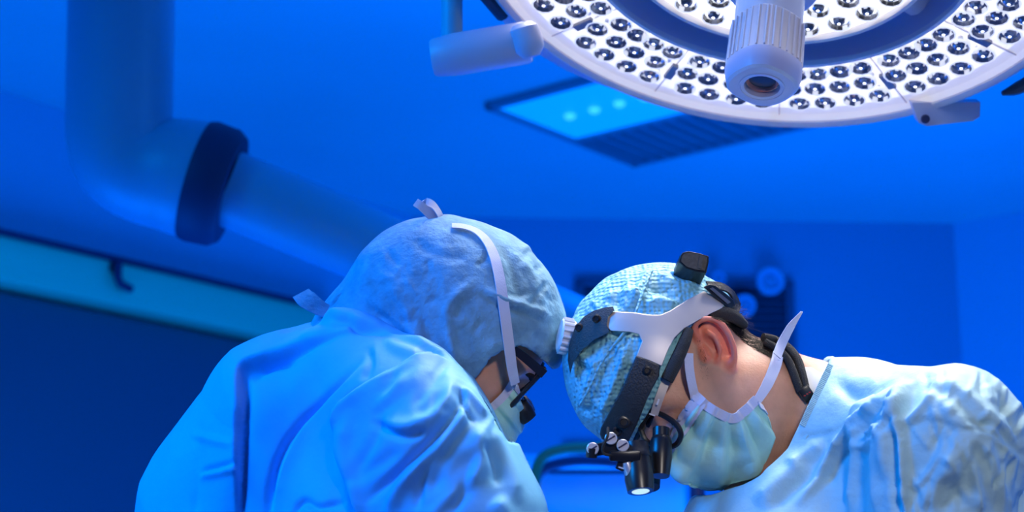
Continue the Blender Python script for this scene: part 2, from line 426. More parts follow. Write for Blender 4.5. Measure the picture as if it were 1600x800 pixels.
# ================================================================== the room
H = 2.9
E1 = nrm([0.63, 0.777, 0]); E2 = np.array([E1[1], -E1[0], 0])         # the room's axes
CA = np.array([-0.357, 6.23, 0]); CB = np.array([1.615, 6.33, 0]); CL = CA - E1*7.5; CR = CB + E2*4.0
def wall(name, a, b, z0, z1, t, m, out):
    V, Fc = prism([a+Z_*z0, b+Z_*z0, b+Z_*z1, a+Z_*z1], np.asarray(out)*t)
    o = mk(name, V, Fc, m, None, space='world', smooth=False); fix_normals(o); o['kind'] = 'structure'; return o
outL = -E2; outB = nrm([-(CB-CA)[1], (CB-CA)[0], 0]); outR = E1
wall('wall_left', CL, CA, 0, H, 0.12, M_wall, outL)
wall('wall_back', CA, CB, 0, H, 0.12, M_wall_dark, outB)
wall('wall_right', CB, CR, 0, H, 0.12, M_wall, outR)
V, Fc = box((0.6, 3.2, -0.05), X_, Y_, Z_, 11, 9, 0.1); o = mk('floor', V, Fc, M_floor, None, 'world', False); o['kind'] = 'structure'
V, Fc = box((0.6, 3.6, H+0.05), X_, Y_, Z_, 11, 8, 0.1); o = mk('ceiling', V, Fc, M_ceil, None, 'world', False); o['kind'] = 'structure'
# sliding door below the rail on the left wall
din = E2
d0, d1 = CA - E1*4.6, CA - E1*0.55
dr = empty('door_1', (d0+d1)/2 + din*0.03); dr['kind'] = 'structure'
nleaf = 3
for i in range(nleaf):
    a = d0+(d1-d0)*(i/nleaf); b = d0+(d1-d0)*((i+1)/nleaf); c = (a+b)/2 + din*(0.03+0.004*(i % 2))
    part('door_leaf', box(c+Z_*1.15, E1, E2, Z_, np.linalg.norm(b-a)-0.012, 0.045, 2.30, 0.004), M_door, dr, space='world')
tr = empty('trim_1', (d0+d1)/2 + din*0.06 + Z_*2.32); tr['kind'] = 'structure'
part('rail_cover', box((d0+d1)/2+din*0.06+Z_*2.382, E1, E2, Z_, 4.3, 0.12, 0.125, 0.006), M_rail, tr, space='world')
part('rail_seal', box((d0+d1)/2+din*0.066+Z_*2.452, E1, E2, Z_, 4.3, 0.13, 0.018, 0.003), M_navy, tr, space='world')
def on_wall_left(px, py, off=0.0):
    w0 = dir_world(P(px, py, 1.0)); n = E2; t = ((CA+n*off)-EYE)@n/(w0@n); return EYE + w0*t
c = on_wall_left(184, 432, 0.14); e = on_wall_left(205, 452, 0.14)
part('rail_hook', merge(tube([c+Z_*0.04, c, c-Z_*0.02+E1*0.01, e], 0.012, 8), lathe(c+Z_*0.03-E2*0.02, -E2, [(0, .02), (.03, .02)], 12)), M_navy, tr, space='world')

# recessed ceiling light: a lit pane and a dark louvred pane in one frame
CEILP = lambda x, y: EYE + dir_world(P(x, y, 1.0))*((H-EYE[2])/dir_world(P(x, y, 1.0))[2])
A0 = CEILP(775, 160); C0 = CEILP(1000, 245); Wd = (C0-A0)@E1; La = 1.15
cl = empty('ceiling_light', A0 + E1*Wd/2 + E2*La/2 - Z_*0.03)
M_pane = mat('lit_blue_pane', (0.3, 0.5, 0.8), 0.4, emit=(0.0, 0.24, 1.0), es=1.05)
M_bulb = mat('lamp_bulb', (0.8, 0.9, 1), 0.3, emit=(0.04, 0.45, 1.0), es=1.3)
M_louv = mat('louvre_metal', (0.12, 0.34, 0.38), 0.4, metal=0.3)
def cb(name, a0, a1, b0, b1, z0, z1, m, par=cl, bev=0.0):
    c = A0 + E1*(a0+a1)/2 + E2*(b0+b1)/2; c = np.array([c[0], c[1], H+(z0+z1)/2])
    return part(name, box(c, E1, E2, Z_, abs(a1-a0), abs(b1-b0), abs(z1-z0), bev), m, par, space='world')
split = 0.395
fr = [box(np.array([*(A0+E1*(a0+a1)/2+E2*(b0+b1)/2)[:2], H-0.012]), E1, E2, Z_, a1-a0, b1-b0, 0.024, 0.004) for a0, a1, b0, b1 in
      ((-.025, 0, -.025, La+.025), (Wd, Wd+.025, -.025, La+.025), (-.025, Wd+.025, -.025, 0), (-.025, Wd+.025, La, La+.025), (split-.01, split+.01, 0, La))]
part('frame', merge(*fr), M_louv, cl, space='world')
cb('light_pane', 0.0, split-.01, 0, La, -0.014, -0.004, M_pane)
for i in range(5):
    c = A0 + E1*split*0.50 + E2*(0.12+0.09*i); part('bulb', lathe(np.array([c[0], c[1], H-0.014]), -Z_, [(0, .016), (.008, .014), (.012, .006)], 12), M_bulb, cl, space='world')
cb('louvre_backing', split+.01, Wd, 0, La, -0.006, -0.002, M_louv)
for i in range(22):
    b = La*(i+.5)/22; cb('louvre_slat', split+.01, Wd, b-.006, b+.006, -0.022, -0.004, M_louv)
tag(cl, 'recessed ceiling light with one glowing blue pane and one dark louvred pane', 'ceiling light')

# ventilation grilles and a wall box on the far wall
def on_back(px, py, off=0.0):
    w0 = dir_world(P(px, py, 1.0)); t = ((CA-outB*off)-EYE)@outB/(w0@outB); return EYE+w0*t
M_vent = mat('vent_metal', (0.10, 0.12, 0.17), 0.5); M_vback = mat('vent_inside', (0.02, 0.025, 0.05), 0.7)
BX = nrm(CB-CA)
def grille(x0, y0, x1, y1, label, nsl):
    a, b = on_back(x0, y0), on_back(x1, y1); w = (b-a)@BX; h = a[2]-b[2]; c = (a+b)/2
    g = empty('ventilation_grille', c - outB*0.02)
    part('backing', box(c-outB*0.006, BX, outB, Z_, w, 0.01, h), M_vback, g, space='world')
    fr = [box(c-outB*.014+BX*dx+Z_*dz, BX, outB, Z_, sx, .028, sz, .003) for dx, dz, sx, sz in ((-w/2, 0, .03, h), (w/2, 0, .03, h), (0, h/2, w+.03, .03), (0, -h/2, w+.03, .03))]
    part('frame', merge(*fr), M_vent, g, space='world')
    for i in range(nsl):
        z = -h/2+h*(i+.5)/nsl; ay = nrm(outB+Z_*0.6); part('slat', box(c-outB*.014+Z_*z, BX, ay, np.cross(BX, ay), w-.03, .022, .004), M_vent, g, space='world')
    tag(g, label, 'vent')
grille(905, 442, 1236, 560, 'wide dark slatted ventilation grille on the wall behind the bare headed surgeon cap', 10)
grille(888, 700, 985, 765, 'small dark slatted grille low on the wall between the two surgeons', 7)
# out-of-focus rings of light by the grille, built as solid pale shapes
M_light_ring = mat('light_ring_pale', (0.30, 0.62, 0.80), 0.3)
for x, y, r, lab in ((1203, 440, .05, 'largest pale solid ring standing for blurred light above the wide grille'), (1163, 478, .04, 'pale solid ring standing for blurred light in front of the wide grille slats'), (1122, 436, .026, 'smallest pale solid ring standing for blurred light beside the black battery box')):
    c = on_back(x, y, 0.074); g = empty('light_ring', c)
    part('ring', lathe(c, -outB, [(-.043, r*.8), (-.0, r*.8), (.012, r), (.02, r*.92), (.02, r*.7), (.004, r*.62)], 24), M_light_ring, g, space='world')
    part('ring_core', lathe(c, -outB, [(-.02, r*.45), (.012, r*.45), (.016, r*.3)], 16), M_wall_dark, g, space='world')
    tag(g, lab, 'socket', 'solid rings standing for blurred light on the far wall')

# ================================================================== equipment pendant on the left
pd = empty('equipment_pendant', to_world(P(190, -400, 3.2)))
tp = to_world(P(190, 0, 3.2)); q0 = P(190, 250, 3.2)
col_top = np.array(tp); col_top = np.array([tp[0], tp[1], H])
pth = smooth_path([P(196, -420, 3.24), P(192, -200, 3.21), P(190, 0, 3.2), P(187, 150, 3.2), P(187, 215, 3.2), P(200, 250, 3.2), P(232, 268, 3.2), P(270, 274, 3.2), P(325, 284, 3.2)], 6)
part('column', tube(pth, [.0945]*12+[.097, .103, .106, .106], 32), M_arm, pd)
ca = P(306, 281, 3.2); cd = nrm(P(370, 300, 3.2)-P(306, 281, 3.2))
part('collar', lathe(ca, cd, [(0, .085), (0, .1085), (.010, .1115), (.052, .108), (.066, .098), (.066, .05)], 40), M_navy, pd, 'dark navy rubber collar ring')
part('arm', tube([P(352, 292, 3.2), P(560, 378, 3.25), P(800, 478, 3.3), P(1010, 566, 3.35)], [.069, .069, .068, .066], 28), M_arm, pd)
tag(pd, 'thick ceiling pendant tube with elbow, dark collar and long sloping arm', 'pendant')

# ================================================================== surgical lamp
lu, lv, ln = frame(LAMP_N, [1, 0, 0])                          # lamp plane axes in camera space
def LP(x, y, z=0.0): return LAMP_C + lu*x + lv*y + ln*z
lamp = empty('surgical_lamp', to_world(LP(0, 0, -0.1)))
M_panel = mat('lamp_panel', (0.85, 0.83, 0.82), 0.35, emit=(1.0, 0.96, 0.93), es=0.85)
M_panel2 = mat('lamp_inner_panel', (0.9, 0.9, 0.9), 0.35, emit=(1.0, 0.99, 0.97), es=1.3)
M_rim = mat('lamp_rim', (0.74, 0.68, 0.66), 0.3)
M_house = mat('lamp_housing', (0.50, 0.50, 0.62), 0.4)
M_housed = mat('lamp_dark_trim', (0.05, 0.055, 0.075), 0.5)
M_lensrim = mat('lens_rim', (0.85, 0.85, 0.87), 0.12, emit=(1, 1, 1), es=0.7)
M_lenscup = mat('lens_cup', (0.10, 0.10, 0.105), 0.08, spec=0.9, coat=0.6)
M_lensgrey = mat('lens_grey', (0.34, 0.33, 0.34), 0.12, spec=0.9)
M_led = mat('led_chip', (1, 1, 1), 0.3, emit=(1, 0.98, 0.95), es=3.0)
M_clear = bpy.data.materials.new('clear_cover'); M_clear.use_nodes = True
_nt = M_clear.node_tree; _nt.nodes.clear(); _o = _nt.nodes.new('ShaderNodeOutputMaterial'); _mx = _nt.nodes.new('ShaderNodeMixShader'); _t = _nt.nodes.new('ShaderNodeBsdfTransparent'); _g = _nt.nodes.new('ShaderNodeBsdfGlossy'); _g.inputs['Roughness'].default_value = 0.04
_lw = _nt.nodes.new('ShaderNodeLayerWeight'); _lw.inputs[0].default_value = 0.15; _fr = _nt.nodes.new('ShaderNodeMapRange'); _fr.inputs[3].default_value = 0.03; _fr.inputs[4].default_value = 0.2; _nt.links.new(_lw.outputs['Facing'], _fr.inputs[0])
_nt.links.new(_fr.outputs[0], _mx.inputs[0]); _nt.links.new(_t.outputs[0], _mx.inputs[1]); _nt.links.new(_g.outputs[0], _mx.inputs[2]); _nt.links.new(_mx.outputs[0], _o.inputs[0])
def ring(prof, n=128, close=True):
    V, Fc = [], []; m = len(prof)
    for i in range(n):
        t = 2*math.pi*i/n
        for z, r in prof: V.append(LP(r*math.cos(t), r*math.sin(t), z))
    for i in range(n):
        j = (i+1) % n
        for k in range(m if close else m-1): l = (k+1) % m; Fc.append((i*m+k, j*m+k, j*m+l, i*m+l))
    return np.array(V), Fc
part('housing', ring([(-.002, .364), (-.012, .371), (-.05, .374), (-.085, .35), (-.10, .30), (-.10, .25), (-.06, .225), (-.004, .226), (-.012, .24), (-.02, .30), (-.012, .355)]), M_house, lamp)
part('rim', ring([(0.004, .350), (.007, .357), (.002, .364), (-.012, .367), (-.012, .35)]), M_rim, lamp)
part('light_panel', ring([(-.006, .229), (-.006, .331), (-.011, .331), (-.011, .229)]), M_panel, lamp)
part('outer_band', ring([(-.006, .331), (-.005, .344), (.001, .350), (-.011, .352), (-.011, .331)]), mat('lamp_outer_band', (.78, .73, .72), .3, emit=(1, .93, .91), es=.42), lamp)  # the band's glow stands in for light it picks up from the LEDs
part('inner_rim', ring([(0.004, .226), (.004, .231), (-.01, .231), (-.01, .226)]), M_rim, lamp)
part('cover_glass', ring([(.0085, .231), (.0085, .349), (.0065, .349), (.0065, .231)]), M_clear, lamp)
# inner light disc, a little behind the outer ring
part('inner_housing', ring([(-.006, .184), (-.02, .188), (-.06, .185), (-.09, .15), (-.09, .06), (-.012, .06), (-.012, .18)]), M_house, lamp)
part('inner_panel', ring([(-.008, .045), (-.008, .182), (-.014, .182), (-.014, .045)]), M_panel2, lamp)
part('inner_cover_rim', ring([(.002, .180), (.003, .184), (-.006, .186), (-.01, .180)]), M_rim, lamp)
for k in range(3):
    t = math.radians(35+120*k); c0, s0 = math.cos(t), math.sin(t)
    part('spoke', tube([LP(.17*c0, .17*s0, -.05), LP(.24*c0, .24*s0, -.05)], .022, 12), M_house, lamp)
# LED lenses: bright outer ring, bowl with sparkle painted as random bright and dark facets, tiny bright chip
def lens_geo():
    prof = [(-.004, .0165), (.003, .0160), (.0050, .0146), (.0040, .0132), (-.0015, .0120), (-.0035, .0085), (.0015, .0070), (.0035, .0045), (.0042, .0020)]
    n = 11; V, Fc, mi = [], [], []
    for z, r in prof:
        for i in range(n): t = 2*math.pi*i/n; V.append((r*math.cos(t), r*math.sin(t), z))
    for k in range(len(prof)-1):
        for i in range(n): j = (i+1) % n; Fc.append((k*n+i, k*n+j, (k+1)*n+j, (k+1)*n+i)); mi.append(0 if k < 3 else random.choice((1, 1, 2, 0, 1) if k < 6 else (1, 2, 1)))
    Fc.append(tuple((len(prof)-1)*n+i for i in range(n))); mi.append(2)
    return V, Fc, mi
lens_mes = []
for _v in range(5):
    lv_, lf_, lm_ = lens_geo(); lens_me = bpy.data.meshes.new('led_lens'); lens_me.from_pydata(lv_, [], lf_)
    for q in (M_lensrim, M_lenscup, M_lensgrey): lens_me.materials.append(q)
    lm_ = [3 if i == len(lm_)-1 else q for i, q in enumerate(lm_)]; lens_me.materials.append(M_led)
    lens_me.polygons.foreach_set('material_index', lm_); lens_me.polygons.foreach_set('use_smooth', [q == 0 for q in lm_]); lens_mes.append(lens_me)
wu, wv, wn = dir_world(lu), dir_world(lv), dir_world(ln)
def place(name, me, p, ang=0.0, sc=1.0):
    o = new_obj(name, me, lamp); c, s = math.cos(ang), math.sin(ang)
    ax, ay = wu*c+wv*s, -wu*s+wv*c; az = np.cross(ax, ay); az = az if az@wn > 0 else -az; ay = np.cross(az, ax)
    M = Matrix((ax*sc, ay*sc, az*sc)).transposed().to_4x4(); M.translation = Vector(to_world(p)-np.array(lamp.location)); o.matrix_local = M; return o
lens_at = []
NM = 13
for row, (r, n) in enumerate(((.2495, 4), (.2805, 4), (.3120, 4))):
    for m in range(NM):
        for k in range(n):
            t = 2*math.pi*(m + (k+.5+(.25 if row == 1 else -.02))/(n+.42))/NM; lens_at.append((r, t+random.uniform(-.006, .006)))
for r, n in ((.162, 26), (.130, 20), (.098, 14)):
    for k in range(n): lens_at.append((r, 2*math.pi*(k+.37*(r < .14))/n))
for r, t in lens_at: place('led_lens', random.choice(lens_mes), LP(r*math.cos(t), r*math.sin(t), -.003 if r > .2 else -.006), random.uniform(0, 6.28))
slot = bpy.data.meshes.new('sensor_window'); sv, sf = box((0, 0, 0), X_, Y_, Z_, .030, .011, .006, .001, 1); slot.from_pydata([tuple(v) for v in sv], [], sf); slot.materials.append(mat('sensor_window', (0.22, 0.21, 0.22), 0.25))
screw_me = bpy.data.meshes.new('panel_screw'); sv, sf = lathe((0, 0, 0), Z_, [(0, .0042), (.003, .0038), (.003, .002), (.001, .0015)], 10); screw_me.from_pydata([tuple(v) for v in sv], [], sf); screw_me.materials.append(M_chrome)
seam_me = bpy.data.meshes.new('panel_seam'); sv, sf = box((0, 0, 0), X_, Y_, Z_, .108, .0014, .002); seam_me.from_pydata([tuple(v) for v in sv], [], sf); seam_me.materials.append(M_rim)
for m in range(NM):
    t = 2*math.pi*(m-.035)/NM
    place('panel_seam', seam_me, LP(.292*math.cos(t), .292*math.sin(t), -.005), t)
    place('sensor_window', slot, LP(.290*math.cos(t), .290*math.sin(t), -.002), t)
    for rr, dt in ((.272, .05), (.262, -.045), (.300, .055)): place('panel_screw', screw_me, LP(rr*math.cos(t+dt), rr*math.sin(t+dt), -.005), t)
# sterile handle: flange, hexagonal ribbed grip, camera window
def hexring(z, r, k=0.86, n=48, rib=0.0):
    out = []
    for i in range(n):
        t = 2*math.pi*i/n; a = ((t+.2) % (math.pi/2))-math.pi/4; sq = min(1.0, k/max(math.cos(a), .7)); rr = r*(0.55*1+0.45*sq*1.08)
        if rib and i % 2: rr *= 1-rib
        out.append(LP(rr*math.cos(t), rr*math.sin(t), z))
    return out
def loft(rings, caps=True):
    n = len(rings[0]); V = np.concatenate([np.array(r) for r in rings]); Fc = []
    for k in range(len(rings)-1):
        for i in range(n): j = (i+1) % n; Fc.append((k*n+i, k*n+j, (k+1)*n+j, (k+1)*n+i))
    if caps: Fc.append(tuple(range(n))[::-1]); Fc.append(tuple((len(rings)-1)*n+i for i in range(n)))
    return V, Fc
M_grip = mat('handle_grip', (0.70, 0.67, 0.72), 0.25, spec=0.7)
part('handle_base', lathe(LP(0, 0, -.01), ln, [(0, .06), (.045, .058), (.06, .050), (.068, .030)], 40), M_house, lamp)
part('handle_flange', lathe(LP(0, 0, .058), ln, [(0, .02), (0, .050), (.004, .053), (.009, .050), (.009, .02)], 40), M_house, lamp)
part('handle_grip', loft([hexring(.062, .037), hexring(.112, .0365), hexring(.114, .0365), hexring(.116, .0385, rib=.05), hexring(.172, .0395, rib=.05), hexring(.175, .039)], True), M_grip, lamp, angle=20)
for k in range(28):
    t = 2*math.pi*(k+.5)/28
    a = ((t+.2) % (math.pi/2))-math.pi/4; rr = .0385*(0.55+0.45*min(1, .86/max(math.cos(a), .7))*1.08)
    part('grip_rib', tube([LP(rr*math.cos(t), rr*math.sin(t), .117), LP(rr*1.025*math.cos(t), rr*1.025*math.sin(t), .170)], .0014, 6), M_grip, lamp)
M_cap_l = mat('handle_cap', (0.50, 0.50, 0.66), 0.3)
part('handle_cap', loft([hexring(.172, .0402), hexring(.182, .0405), hexring(.196, .0375), hexring(.198, .034), [LP(.021*math.cos(2*math.pi*i/48), .021*math.sin(2*math.pi*i/48), .1985) for i in range(48)],
     [LP(.0195*math.cos(2*math.pi*i/48), .0195*math.sin(2*math.pi*i/48), .198) for i in range(48)], [LP(.0178*math.cos(2*math.pi*i/48), .0178*math.sin(2*math.pi*i/48), .186) for i in range(48)]]), M_cap_l, lamp, angle=25)
part('handle_cap_ring', lathe(LP(0, 0, .1975), ln, [(0, .0255), (.0018, .025), (.0018, .0235), (0, .023)], 40, loop=True), M_cap_l, lamp)
part('camera_ring', lathe(LP(0, 0, .186), ln, [(0.0005, .0175), (.006, .0175), (.0075, .0165), (.006, .0152), (.0008, .0148)], 40, loop=True), mat('copper_ring', (0.75, 0.33, 0.27), 0.35, metal=0.3), lamp, 'copper coloured ring inside the handle end')
part('camera_window', lathe(LP(0, 0, .1865), ln, [(0, .0150), (.002, .0148), (.0035, .009)], 32), mat('window_glass', (0.03, 0.05, 0.12), 0.1), lamp)
# yoke, joint and drop tube
def lamp_xy(x, y):
    r = P(x, y, 1.0); q = r*((LAMP_C@ln)/(r@ln))-LAMP_C; return q@lu, q@lv
def lamp_ang(x, y): q = lamp_xy(x, y); return math.atan2(q[1], q[0])
t0, t1 = lamp_ang(792, 30), lamp_ang(1140, 190); t1 = t0 + (t1-t0+math.pi) % (2*math.pi)-math.pi
arc = [LP((.384-.0006*k)*math.cos(t), (.384-.0006*k)*math.sin(t), -.046) for k, t in enumerate(np.linspace(t0, t1, 22))]
part('yoke', tube(arc, [.024, .034, .034, .030, .024, .012], 16), M_house, lamp)
jx = P(676, 91, 2.2); jy = P(826, 66, 2.19)
part('joint', lathe(jx, jy-jx, [(0, .012), (0, .0215), (.004, .0235), (.03, .0262), (.116, .0262), (.12, .024)], 32), M_house, lamp)
part('joint_hub', lathe(P(820, 52, 2.175), nrm(P(832, 92, 2.175)-P(820, 52, 2.175)), [(-.012, .012), (-.006, .018), (.012, .0195), (.022, .018), (.030, .010)], 28), M_house, lamp)
part('drop_tube', tube([P(706, 84, 2.22), P(706, 0, 2.22), P(707, -500, 2.3)], .0135, 20), M_arm, lamp)
part('gasket_grip', tube(smooth_path([LP(*lamp_xy(x, y), -.01) for x, y in ((720, -50), (752, -4), (784, 34))], 4), .009, 8), M_housed, lamp, 'dark rubber edge grip')
tb = [P(x, y, 2.25) for x, y in ((1424, 160), (1532, 160), (1531, 182), (1520, 189), (1448, 197), (1436, 192))]
part('hinge_tab', prism(tb, np.array([0, .006, .02])), M_house, lamp)
part('hinge_pin', lathe(P(1446, 186, 2.245), [0, 0, -1], [(0, .006), (.003, .005)], 12), M_navy, lamp)
part('side_grip', tube(smooth_path([P(1566, 146, 2.2), P(1590, 138, 2.2), P(1640, 112, 2.18)], 4), [.003, .008, .010], 8), M_housed, lamp)
tag(lamp, 'large round surgical lamp with rings of clear LED lenses and a ribbed central handle', 'lamp')

# ================================================================== heads
class Head:
    """head frame: F forward, L towards the near ear, U to the crown; yaw turns the face towards the camera"""
    def __init__(s, c, f, u, yaw=0.0, k=1.0):
        s.c = np.asarray(c, float); s.k = k; f0 = nrm([f[0], -f[1], 0]); u0 = np.array([u[0], -u[1], 0.]); s.U = nrm(u0 - f0*(u0@f0)); n = np.array([0, 0, -1.])
        s.F = f0*math.cos(yaw)+n*math.sin(yaw); s.L = n*math.cos(yaw)-f0*math.sin(yaw); s.R = np.stack([s.F, s.L, s.U], 1)
    def loc(s, p): return (np.asarray(p)-s.c)@s.R/s.k
    def pt(s, a, l, b): return s.c + (s.F*a + s.L*l + s.U*b)*s.k
HR = Head(P(1093, 590, 1.86), (-.50, .87), (-.87, -.50), math.radians(36), .94)
HL = Head(P(696, 528, 1.90), (.74, .67), (.67, -.74), 0.0, .94)

def head_field(q):
    """q in head coordinates: forward, lateral, up"""
    m = q.copy(); m[:, 1] = np.abs(m[:, 1]); A = np.array
    d = ellip(m, A([.000, 0, .042]), A([.098, .078, .090]))
    d = smin(d, ellip(m, A([.045, 0, -.015]), A([.054, .060, .085])), .03)
    d = smin(d, cone(m, A([.018, .050, -.050]), A([.078, .018, -.086]), .017, .015), .03)           # jaw
    d = smin(d, sphere(m, A([.084, 0, -.084]), .018), .02)                                         # chin
    d = smin(d, cone(m, A([.022, .060, .000]), A([.066, .046, -.008]), .012, .019), .025)           # cheek bone
    d = smin(d, ellip(m, A([.040, .042, -.045]), A([.036, .026, .040])), .03)                      # cheek
    d = smin(d, cone(m, A([.086, .008, .030]), A([.078, .040, .030]), .012, .011), .018)            # brow
    d = smax(d, -sphere(m, A([.105, .036, .010]), .017), .016)                                     # eye socket
    d = smin(d, sphere(m, A([.0775, .0325, .011]), .0142), .006)                                    # lids
    d = smin(d, cone(m, A([.094, 0, .020]), A([.118, 0, -.026]), .008, .0115), .012)                # nose
    d = smin(d, sphere(m, A([.105, .012, -.031]), .009), .010)
    d = smax(d, -sphere(m, A([.110, .006, -.042]), .0045), .004)
    d = smin(d, ellip(m, A([.097, 0, -.055]), A([.012, .024, .006])), .008)                        # lips
    d = smin(d, ellip(m, A([.096, 0, -.066]), A([.011, .020, .006])), .008)
    return d
EAR_D = 1.800
def local(fn, c, r):
    c = np.asarray(c, float)
    def g(p, *a):
        dd = np.linalg.norm(p-c, axis=1); out = dd-r+.03; m = dd < r
        if m.any(): out[m] = fn(p[m], *a)
        return out
    return g
def ear_raw(p, hd, o, lat, sc=1.0):
    """ear at frame pixels relative to o=(x, y) (for the near side), lateral lat; drawn from outline curves"""
    K = lambda x, y, l: P(x, y, EAR_D-(l-lat)+(1116-x)*hd.L[0]*0+((x-1116)*f2[0]+(y-546)*f2[1])*-.00022)
    f2 = (-.5, .87)
    def C(pts): return smooth_path([K(*q) for q in pts], 4)
    helix = C(((1098, 540, lat+.004), (1088, 524, lat+.010), (1087, 509, lat+.016), (1099, 500, lat+.021), (1117, 502, lat+.0225), (1133, 515, lat+.0225), (1143, 537, lat+.021), (1146, 558, lat+.016), (1142, 572, lat+.010)))
    d = chain(p, helix, np.interp(np.linspace(0, 1, len(helix)), [0, .2, .7, 1], [.0026, .0032, .0034, .0042]), 0.002)
    plate = [(1102, 516, lat+.006, .009), (1118, 520, lat+.009, .0125), (1130, 540, lat+.009, .0115), (1132, 562, lat+.005, .0095)]
    pts = [K(a, b, c) for a, b, c, _ in plate]
    e = chain(p, pts, [q[3] for q in plate], .006)
    slab = np.abs((p-K(1118, 535, lat+.0085))@nrm([.22, .1, -1.]))-.0028
    d = smin(d, smax(e, slab, .003), .0035)
    d = smax(d, -chain(p, C(((1096, 514, lat+.019), (1112, 511, lat+.023), (1126, 523, lat+.024), (1135, 542, lat+.022), (1136, 558, lat+.017))), [.0048]*17, .002), .003)     # groove inside the rim
    anti = C(((1104, 519, lat+.014), (1116, 528, lat+.016), (1124, 545, lat+.016), (1120, 562, lat+.012)))
    d = smin(d, chain(p, anti, [.0029]*len(anti), .002), .0025)
    d = smin(d, ellip(p, K(1136, 571, lat+.008), np.array([.0066, .0080, .0042])), .004)           # lobe
    d = smax(d, -cone(p, K(1107, 537, lat+.018), K(1112, 553, lat+.014), .0072, .0062), .003)        # concha
    d = smin(d, cone(p, K(1098, 546, lat+.007), K(1104, 558, lat+.010), .0036, .0040), .004)         # tragus
    return d

ear_field = local(ear_raw, P(1117, 538, EAR_D), .075)

# ================================================================== right surgeon
W = lambda x, y, z: to_cam(np.array([x, y, z], float))
# joints in camera space
R_c7 = P(1262, 622, 1.86); R_sh = P(1484, 694, 1.68); R_shf = P(1440, 715, 2.06)
R_el = P(1440, 1060, 1.64); R_wr = P(1285, 1170, 1.70)
R_elf = P(1400, 1060, 2.10); R_wrf = P(1270, 1160, 1.98)
R_pel = W(0.46, 1.86, 0.98); R_hips = W(.46, 1.76, .95), W(.46, 1.96, .95)
def hand_field(p, w, dirn, side):
    return local(hand_raw, np.asarray(w)+nrm(dirn)*.08, .17)(p, w, dirn, side)
def hand_raw(p, w, dirn, side):
    dirn = nrm(dirn); s = nrm(np.cross(dirn, [0, 1., 0])); n = np.cross(s, dirn)
    d = cone(p, w, w+dirn*.075, .022, .026, (s, 1.5))
    for k in range(4):
        b = w+dirn*.085+s*(k-1.5)*.019; ln_ = (.068, .078, .073, .058)[k]
        m = b+dirn*ln_*.5-n*.006; e = b+dirn*ln_*.92-n*.028
        d = smin(d, chain(p, [b, m, e], [.0095, .0088, .0078], 0), .006)
    b = w+dirn*.03+s*side*.024; d = smin(d, chain(p, [b, b+dirn*.03+s*side*.022, b+dirn*.055+s*side*.026-n*.012], [.013, .0105, .0085], 0), .008)
    return d
def legs_field(p, pel, hips, yaw=0.0):
    d = None
    for hp in hips:
        w = to_world(hp); kn = W(w[0]+.02, w[1], .50); an = W(w[0], w[1], .085); to = W(w[0]+yaw, w[1], .04)
        e = chain(p, [hp, kn, an], [.085, .056, .038], .02); e = smin(e, cone(p, W(w[0]-yaw*.15, w[1], .042), to, .040, .036), .03)
        d = e if d is None else smin(d, e, .03)
    return d
def bodyR(p):
    q = HR.loc(p); d = head_field(q)*HR.k
    d = smin(d, cone(p, P(1160, 640, 1.86), P(1325, 705, 1.87), .054, .066), .045)                                 # neck
    d = smin(d, cone(p, P(1190, 608, 1.85), P(1300, 655, 1.87), .045, .054), .03)
    d = smin(d, cone(p, P(1350, 720, 1.87), P(1455, 900, 1.88), .068, .088, (Z_, 1.3)), .06)
    d = smin(d, cone(p, P(1455, 900, 1.88), R_pel, .088, .12, (Z_, 1.2)), .06)
    d = smin(d, chain(p, [P(1340, 690, 1.84), R_sh, R_el, R_wr], [.05, .052, .040, .026], .02), .04)
    d = smin(d, chain(p, [P(1340, 690, 1.91), R_shf, R_elf, R_wrf], [.05, .052, .040, .026], .02), .04)
    d = smin(d, hand_field(p, R_wr, P(1130, 1190, 1.74)-R_wr, 1), .02); d = smin(d, hand_field(p, R_wrf, P(1110, 1180, 1.95)-R_wrf, -1), .02)
    d = smin(d, legs_field(p, R_pel, R_hips, -.13), .06)
    far = (p[:, 0] > 0)
    near = p[:, 2] < 1.86
    e = ear_field(p, HR, None, .074)
    d = smin(d, e, .006)
    d = smin(d, ear_field(p - 2*np.outer((p-HR.c)@HR.L, HR.L), HR, None, .074), .006)           # the other ear, mirrored
    return d
def build(fn, box3, it=1):
    V, Q = nets(fn, *box3); return relax(V, Q, it, .4), Q
def bounds(fn, lo, hi): pass
hx, hy, hz = HR.c
floor_cam = lambda: None
def cam_range(zlo, x0, x1, y0w, y1w):
    pts = np.array([[x, y, z] for x in (x0, x1) for y in (y0w, y1w) for z in (zlo, 1.8)]); c = to_cam(pts); return c.min(0), c.max(0)
lo, hi = cam_range(-0.02, 0.05, .8, 1.4, 2.3)
xs = axis_steps([(lo[0], hx-.15, .009), (hx-.15, hx+.16, .0019), (hx+.16, hi[0], .009)])
ys = axis_steps([(lo[1], hy-.15, .009), (hy-.15, hy+.16, .0019)])
zs = axis_steps([(lo[2], hz-.115, .009), (hz-.115, hz+.0, .0019), (hz, hz+.13, .004), (hz+.13, hi[2], .009)])
V, Q = build(bodyR, (xs, ys, zs))
px = proj(V); q = HR.loc(V)
ear_a = np.clip(1-ear_field(V, HR, None, .074)/.004, 0, 1)*np.clip((EAR_D+.003-V[:, 2])/.006, 0, 1)
jawzone = np.clip(1-poly_sd(px, [(1098, 540), (1106, 575), (1128, 625), (1146, 655), (1100, 650)])[0]/34, 0, 1)*(V[:, 2] < hz)
sideburn = np.clip(1-poly_sd(px, [(1091, 528), (1095, 548), (1099, 566)])[0]/8, 0, 1)*(V[:, 2] < hz)
nape = np.clip(1-poly_sd(px, [(1150, 510), (1185, 535), (1225, 560)])[0]/26, 0, 1)*(V[:, 2] < hz)
